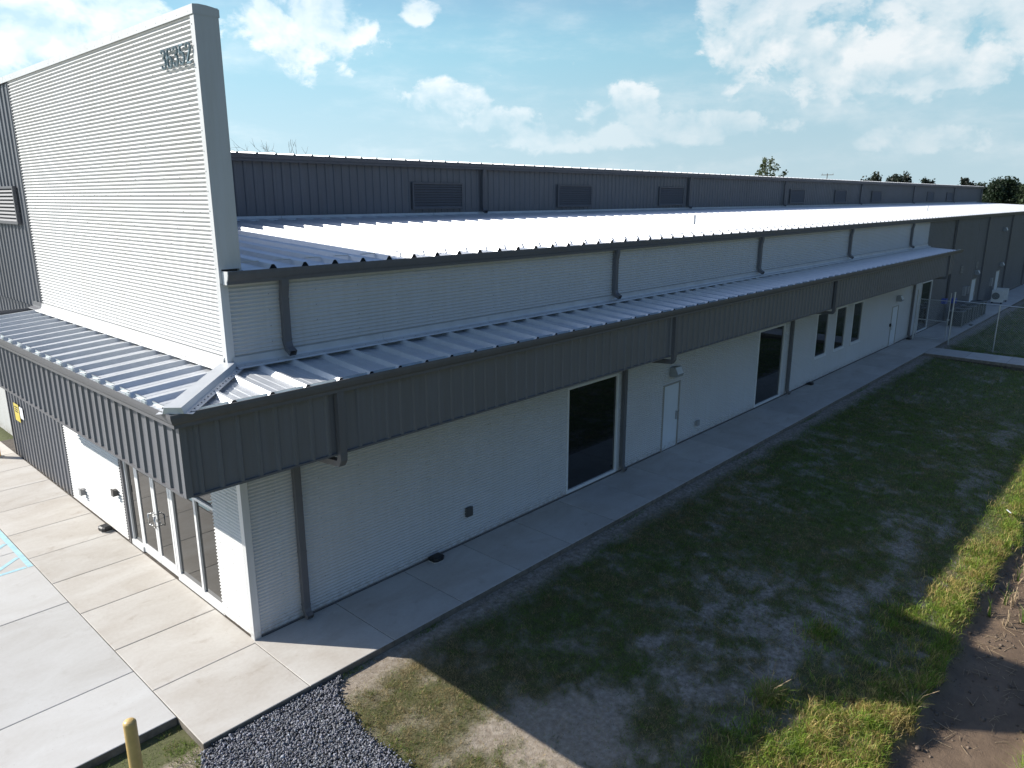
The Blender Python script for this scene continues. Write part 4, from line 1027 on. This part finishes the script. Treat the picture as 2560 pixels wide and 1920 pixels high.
def tall_grass():
    parts = []; N = 52000
    x = rng.uniform(1.5, 34, N); e = bank(x); y = e + 0.02 + np.abs(rng.normal(0, 0.42, N))
    wgt = np.clip((fbm(x, y, 131, 1.3, 3) - 0.30) * 5, 0.05, 1) * np.clip(1.25 - (x - 6) / 40, 0.3, 1)
    k = in_view(x, y, 2.5) & (rng.random(N) < wgt) & (y < -7.6) & ~((x > 36) & (x < 38.4)); x, y = x[k], y[k]
    parts.append((x, y, rng.uniform(0.06, 0.24, len(x)) * (0.5 + 0.9 * fbm(x, y, 133, 1.5, 2)), 0.05))
    # lush clumps on the near bank
    for (cx, cy, rx, ry, n, hm) in ((3.6, -7.7, 1.0, 0.55, 5200, 0.20), (4.9, -8.4, 1.1, 0.6, 6500, 0.24), (5.3, -7.4, 0.35, 0.25, 1300, 0.26), (6.2, -8.6, 0.8, 0.5, 4200, 0.22), (7.6, -7.35, 0.45, 0.28, 1400, 0.22), (9.3, -8.3, 0.7, 0.4, 2200, 0.18), (3.3, -8.8, 0.9, 0.5, 3500, 0.24), (10.8, -8.9, 0.9, 0.35, 2600, 0.2), (12.8, -8.9, 1.0, 0.3, 2600, 0.2)):
        x = rng.normal(cx, rx * 0.6, n); y = rng.normal(cy, ry * 0.6, n); k = y > bank(x) - 0.05; x, y = x[k], y[k]
        parts.append((x, y, rng.uniform(0.25, 1.1, len(x)) * hm * 0.85, 0.02))
    # opposite bank
    n = 9000; x = rng.uniform(5, 18, n); y = -10.75 - np.abs(rng.normal(0, 0.6, n)); parts.append((x, y, rng.uniform(0.1, 0.3, n), 0.0))
    V = []; F = []; T = []; off = 0
    for x, y, h, dry in parts:
        col = blade_cols(x, y, dry - 0.02) * np.array([1.40, 1.42, 1.05])
        kp = rng.random(len(x)) < np.clip((fbm(x, y, 139, 3.2, 3) - 0.30) * 4.0, 0.12, 1.0); x, y, h, col = x[kp], y[kp], h[kp], col[kp]
        h = h * (0.25 + 1.4 * fbm(x, y, 137, 2.4, 3))
        v, f_, t = blades(x, y, h, rng.uniform(0.006, 0.012, len(x)), rng.uniform(0.3, 1.25, len(x)), col, 2); V.append(v); F.append(f_ + off); T.append(t); off += len(v)
    o = link('bank_grass', np_mesh('bank_grass', np.concatenate(V), np.concatenate(F), 'blade', np.concatenate(T)))
    tag(o, 'long unmown grass on the banks of the muddy ditch', 'grass', kind='stuff')
tall_grass()
def tuft(x, y, n, h, lab, stalks=5):
    z = float(height(np.array([x]), np.array([y]))[0]); e = empty('grass_tuft', (x, y, z)); tag(e, lab, 'grass tuft')
    xs = rng.normal(0, 0.05, n); ys = rng.normal(0, 0.05, n)
    v, f_, t = blades(xs, ys, rng.uniform(0.5, 1.1, n) * h, np.full(n, 0.009), rng.uniform(0.3, 1.1, n), blade_cols(xs + x, ys + y, -0.1) * 1.3, 2, z=np.zeros(n))
    link('leaves', np_mesh('leaves', v, f_, 'blade', t), e)
    mb = MB()
    for k in range(stalks):
        a = rng.uniform(0, 6.28); L = rng.uniform(0.5, 0.9) * h * 2.2; d = Vector((math.cos(a) * 0.4, math.sin(a) * 0.4, 1)).normalized()
        p = Vector((0, 0, 0)); q = d * L * 0.6; r_ = q + Vector((d.x * 1.8, d.y * 1.8, d.z * 0.75)).normalized() * L * 0.45
        mb.tube(p, q, 0.004, 0.003, n=4); mb.tube(q, r_, 0.003, 0.002, n=4); mb.tube(r_ - (r_ - q) * 0.4, r_, 0.007, 0.002, n=5)
    mb.build('seed_stalks', 'reed', e)
tuft(5.15, -7.42, 220, 0.38, 'tall grass tuft with seed stalks at the edge of the building shadow', 6)
tuft(6.75, -9.2, 200, 0.36, 'tall grass tuft leaning over the shaded mud', 5)

# cut reeds standing in the mud
RSP = [(12.23, -9.66), (12.3, -9.82), (11.43, -9.5), (11.27, -9.85), (11.59, -10.05), (12.56, -9.78), (13.58, -9.66), (14.47, -9.52), (14.91, -9.58), (15.94, -9.6), (14.92, -9.7), (17.2, -9.6), (16.47, -9.66), (13.1, -9.9), (13.9, -9.95), (12.9, -9.6), (15.4, -9.8), (18.3, -9.7), (14.1, -9.75), (12.0, -10.1), (16.9, -9.85), (13.3, -10.2), (14.6, -10.0), (15.7, -10.05)]
for k, (x, y) in enumerate(RSP):
    h = rng.uniform(0.16, 0.42); z = float(height(np.array([x]), np.array([y]))[0]) - 0.02
    e = empty('reed_clump', (x, y, z)); tag(e, 'cut cattail stubs standing in the mud of the ditch', 'reeds', 'cut reeds in the ditch')
    for j in range(rng.integers(2, 5)):
        ox, oy = rng.normal(0, 0.05, 2); lx, ly = rng.normal(0, 0.05, 2); r_ = rng.uniform(0.009, 0.017); hh = h * rng.uniform(0.55, 1.1)
        MB().tube((ox, oy, 0), (ox + lx, oy + ly, hh), r_, r_ * 0.8, n=7).build('stalk', 'reed', e)
    if k % 2 == 0:
        n = 9; v, f_, t = blades(rng.normal(0, 0.03, n), rng.normal(0, 0.03, n), rng.uniform(0.3, 0.6, n), np.full(n, 0.016), rng.uniform(0.1, 0.5, n), np.tile([[0.10, 0.17, 0.03]], (n, 1)) * rng.uniform(0.7, 1.3, (n, 1)), 2, z=np.zeros(n))
        link('leaves', np_mesh('leaves', v, f_, 'blade', t), e)
def clods():
    V0, F0 = ico(); n = 3800; x = rng.uniform(4.5, 22, n); y = rng.uniform(-10.9, -9.0, n)
    e = bank(x); k = (y < e + 0.15) & (rng.random(n) < np.clip(0.25 + 1.2 * np.exp(-((y - e) / 0.16) ** 2) + 1.4 * (fbm(x, y, 171, 2.2, 3) - 0.55), 0.03, 1)); x, y = x[k], y[k]; n = len(x)
    s_ = rng.gamma(2.0, 0.008, n).clip(0.006, 0.05)
    V = V0[None] * rng.uniform(0.7, 1.3, (n, 12, 1)) * np.array([1.2, 1.0, 0.6]) * s_[:, None, None] + np.stack([x, y, height(x, y) + s_ * 0.2], 1)[:, None]
    F = F0[None] + (np.arange(n) * 12)[:, None, None]; c = np.array([[0.12, 0.088, 0.062]]) * rng.uniform(0.5, 1.7, (n, 1))
    tag(link('mud_clods', np_mesh('mud_clods', V.reshape(-1, 3), F.reshape(-1, 3), 'stone', np.repeat(c, 12, 0))), 'crumbled clods of soil along the muddy ditch', 'soil', kind='stuff')
clods()
mb = MB()
for k in range(170):
    x = rng.uniform(6.5, 16); y = rng.uniform(-10.4, -9.45); a = rng.uniform(0, 6.28); L = rng.uniform(0.05, 0.35); z = -0.735
    mb.tube((x, y, z), (x + math.cos(a) * L, y + math.sin(a) * L, z + rng.uniform(0, 0.03)), 0.005, 0.003, n=4)
tag(mb.build('dead_stems', 'reed'), 'dry broken stems lying on the mud', 'stems', kind='stuff')
o = MB().box(-0.11, -0.012, 0, 0.11, 0.012, 0.012).build('litter', 'litter', None, (16.8, -8.9, float(height(np.array([16.8]), np.array([-8.9]))[0]) + 0.14), False); o.rotation_euler.z = 0.6; tag(o, 'white plastic strip lying in the bank grass', 'litter')

# ------------------------------------------------------------------ trees and far things
def limb(mb, p, d, L, r, depth, tips, spread=0.6, bend=0.25, nseg=3, kids=(2, 3)):
    q = Vector(p); d = Vector(d).normalized()
    for k in range(nseg):
        d = (d + Vector(rng.normal(0, bend, 3)) * 0.5).normalized(); q2 = q + d * L / nseg
        mb.tube(q, q2, r * (1 - 0.22 * k), r * (1 - 0.22 * (k + 1)), n=6 if r > 0.08 else 4, cap=False); q = q2
        if depth <= 1: tips.append(q.copy())
    if depth <= 0: tips.append(q); return
    for k in range(rng.integers(kids[0], kids[1] + 1)):
        nd = (d + Vector(rng.normal(0, spread, 3)) + Vector((0, 0, 0.12))).normalized()
        limb(mb, q, nd, L * rng.uniform(0.6, 0.85), r * 0.55, depth - 1, tips, spread, bend, nseg, kids)
def leaves(pts, n_per, rad, size, base, var=0.4):
    P = np.array([[*p] for p in pts]); n = len(P) * n_per; c = np.repeat(P, n_per, 0) + rng.normal(0, 1, (n, 3)) * rad
    a = rng.normal(0, 1, (n, 3)); a /= np.linalg.norm(a, axis=1)[:, None]; b = np.cross(a, rng.normal(0, 1, (n, 3))); b /= np.linalg.norm(b, axis=1)[:, None]
    s = rng.uniform(0.6, 1.4, (n, 1)) * size
    V = np.stack([c - a * s, c + b * s * 0.7, c + a * s, c - b * s * 0.7], 1).reshape(-1, 3)
    i = np.arange(n)[:, None] * 4; F = np.concatenate([i + [[0, 1, 2]], i + [[0, 2, 3]]]).reshape(-1, 3)
    t = np.array([base]) * rng.uniform(1 - var, 1 + var, (n, 1)); return V, F, np.repeat(t, 4, 0)
def tree(x, y, h, lab, crown_r=None, depth=3, n_per=14, lsize=0.16, lrad=0.35, base=(0.06, 0.085, 0.03), tr=0.35, kids=(2, 3), spread=0.6, name='tree', group='trees beyond the building', trunk_frac=0.36, bark='bark'):
    e = empty(name, (x, y, -0.4)); tag(e, lab, 'tree', group); mb = MB(); tips = []
    mb.tube((0, 0, 0), (0.1, 0.05, h * trunk_frac), tr, tr * 0.75, n=9)
    for k in range(4):
        a = k * 1.57 + rng.uniform(-0.5, 0.5)
        limb(mb, (0.1, 0.05, h * trunk_frac), (math.cos(a) * 0.75, math.sin(a) * 0.75, 0.85), h * 0.25, tr * 0.55, depth, tips, spread, kids=kids)
    zt = max(t.z for t in tips); k = (h - h * trunk_frac) / max(0.1, zt - h * trunk_frac)
    mb.v = [(v[0] * (k if crown_r is None else 1), v[1] * (k if crown_r is None else 1), v[2] if v[2] < h * trunk_frac else h * trunk_frac + (v[2] - h * trunk_frac) * k) for v in mb.v]
    tips = [Vector((t.x * (k if crown_r is None else 1), t.y * (k if crown_r is None else 1), h * trunk_frac + (t.z - h * trunk_frac) * k if t.z > h * trunk_frac else t.z)) for t in tips]
    if crown_r:
        mr = max(math.hypot(t.x, t.y) for t in tips); kk = crown_r / mr
        mb.v = [(v[0] * kk, v[1] * kk, v[2]) if v[2] > h * trunk_frac else v for v in mb.v]; tips = [Vector((t.x * kk, t.y * kk, t.z)) for t in tips]
    mb.build('trunk', bark, e)
    if n_per:
        V, F, T = leaves(tips, n_per, lrad, lsize, base); link('crown', np_mesh('crown', V, F, 'leaf', T), e)
    return e
tree(122.0, 46.8, 14.4, 'sparse leafy tree with bare twigs showing above the long roof', crown_r=6.2, depth=3, n_per=7, lsize=0.20, lrad=0.22, base=(0.075, 0.10, 0.035), kids=(2, 2), spread=0.5)
tree(51.0, 83.0, 16.2, 'leafless dead tree whose twigs stick up behind the clerestory roof', crown_r=7.5, depth=4, n_per=0, tr=0.5, kids=(2, 2), spread=0.42, name='dead_tree', bark='deadbark')
tree(242.0, 67.0, 14.2, 'small dark tree crown low on the skyline, left of the others', crown_r=3.6, depth=2, n_per=34, lsize=0.4, lrad=0.7, base=(0.03, 0.042, 0.026))
tree(216.0, 51.6, 13.7, 'rounded dark tree crown above the far roof end, with two tops', crown_r=3.2, depth=2, n_per=26, lsize=0.34, lrad=0.5, base=(0.028, 0.04, 0.026))
tree(217.5, 44.6, 12.5, 'low dark tree crown just right of the two topped one', crown_r=2.0, depth=2, n_per=26, lsize=0.32, lrad=0.4, base=(0.03, 0.042, 0.026))
tree(229.5, 37.3, 12.8, 'open spiky dark tree above the far end of the roof', crown_r=2.8, depth=2, n_per=18, lsize=0.34, lrad=0.35, base=(0.028, 0.038, 0.026))
tree(181.5, 21.4, 11.2, 'large dark oak standing beyond the end of the building', crown_r=4.0, depth=3, n_per=40, lsize=0.26, lrad=0.55, base=(0.022, 0.040, 0.018), trunk_frac=0.34)
tree(184.0, 25.3, 10.5, 'lower dark tree left of the large oak', crown_r=1.8, depth=2, n_per=40, lsize=0.26, lrad=0.4, base=(0.026, 0.042, 0.02))
for (x, y, h, lab) in ((292.0, 33.6, 12.3, 'loose green tree at the right edge beyond the oak'), (300.0, 29.0, 10.0, 'rounded green tree behind the oak at the frame edge'), (330.0, 44.0, 10.5, 'far green tree between the oak and the clerestory')):
    tree(x, y, h, lab, crown_r=3.6, depth=2, n_per=50, lsize=0.42, lrad=0.7, base=(0.085, 0.12, 0.06))
def far_wood():
    V = []; F = []; T = []; off = 0
    for k in range(240):
        a = rng.uniform(-0.5, 1.0); d = rng.uniform(480, 620); x, y = CAM.x + d * math.cos(a), CAM.y + d * math.sin(a)
        pts = [Vector((x, y, 0)) + Vector(rng.normal(0, 1, 3) * np.array([5, 5, 1.8])) + Vector((0, 0, 3.2)) for _ in range(16)]
        v, f_, t = leaves(pts, 9, 1.2, 1.0, np.array([0.065, 0.09, 0.05]) * rng.uniform(0.6, 1.3)); V.append(v); F.append(f_ + off); T.append(t); off += len(v)
    tag(link('far_wood', np_mesh('far_wood', np.concatenate(V), np.concatenate(F), 'leaf', np.concatenate(T))), 'distant hazy line of trees on the horizon', 'wood', kind='stuff')
far_wood()
h = empty('far_house', (250.0, 36.1, -0.4)); tag(h, 'small distant house with pale roof edge left of the oak', 'house')
MB().box(-5, -3.6, 0, 5, 3.6, 6.9).build('wall', 'lampgrey', h)
mb = MB(); mb.ext([(-4.2, 6.9), (0, 8.6), (4.2, 6.9)], lambda a, b, s: (s, a, b), -5.4, 5.4, True, True); mb.build('roof', 'pvc', h)
for yy in (-1.6, 1.2): MB().box(-5.03, yy, 3.4, -5.0, yy + 0.9, 4.9).build('window', 'black', h)
u = empty('utility_pole', (135.2, 40.4, -0.4)); tag(u, 'thin utility pole top with crossarm above the clerestory roof', 'pole')
MB().tube((0, 0, 0), (0, 0, 12.4), 0.10, 0.07, n=8).build('post', 'bark', u)
MB().box(-0.05, -1.1, 12.1, 0.05, 1.1, 12.2).build('crossarm', 'bark', u)
for yy in (-1.0, 0.9): MB().tube((0, yy, 12.2), (0, yy, 12.45), 0.04, n=6).build('insulator', 'greybox', u)
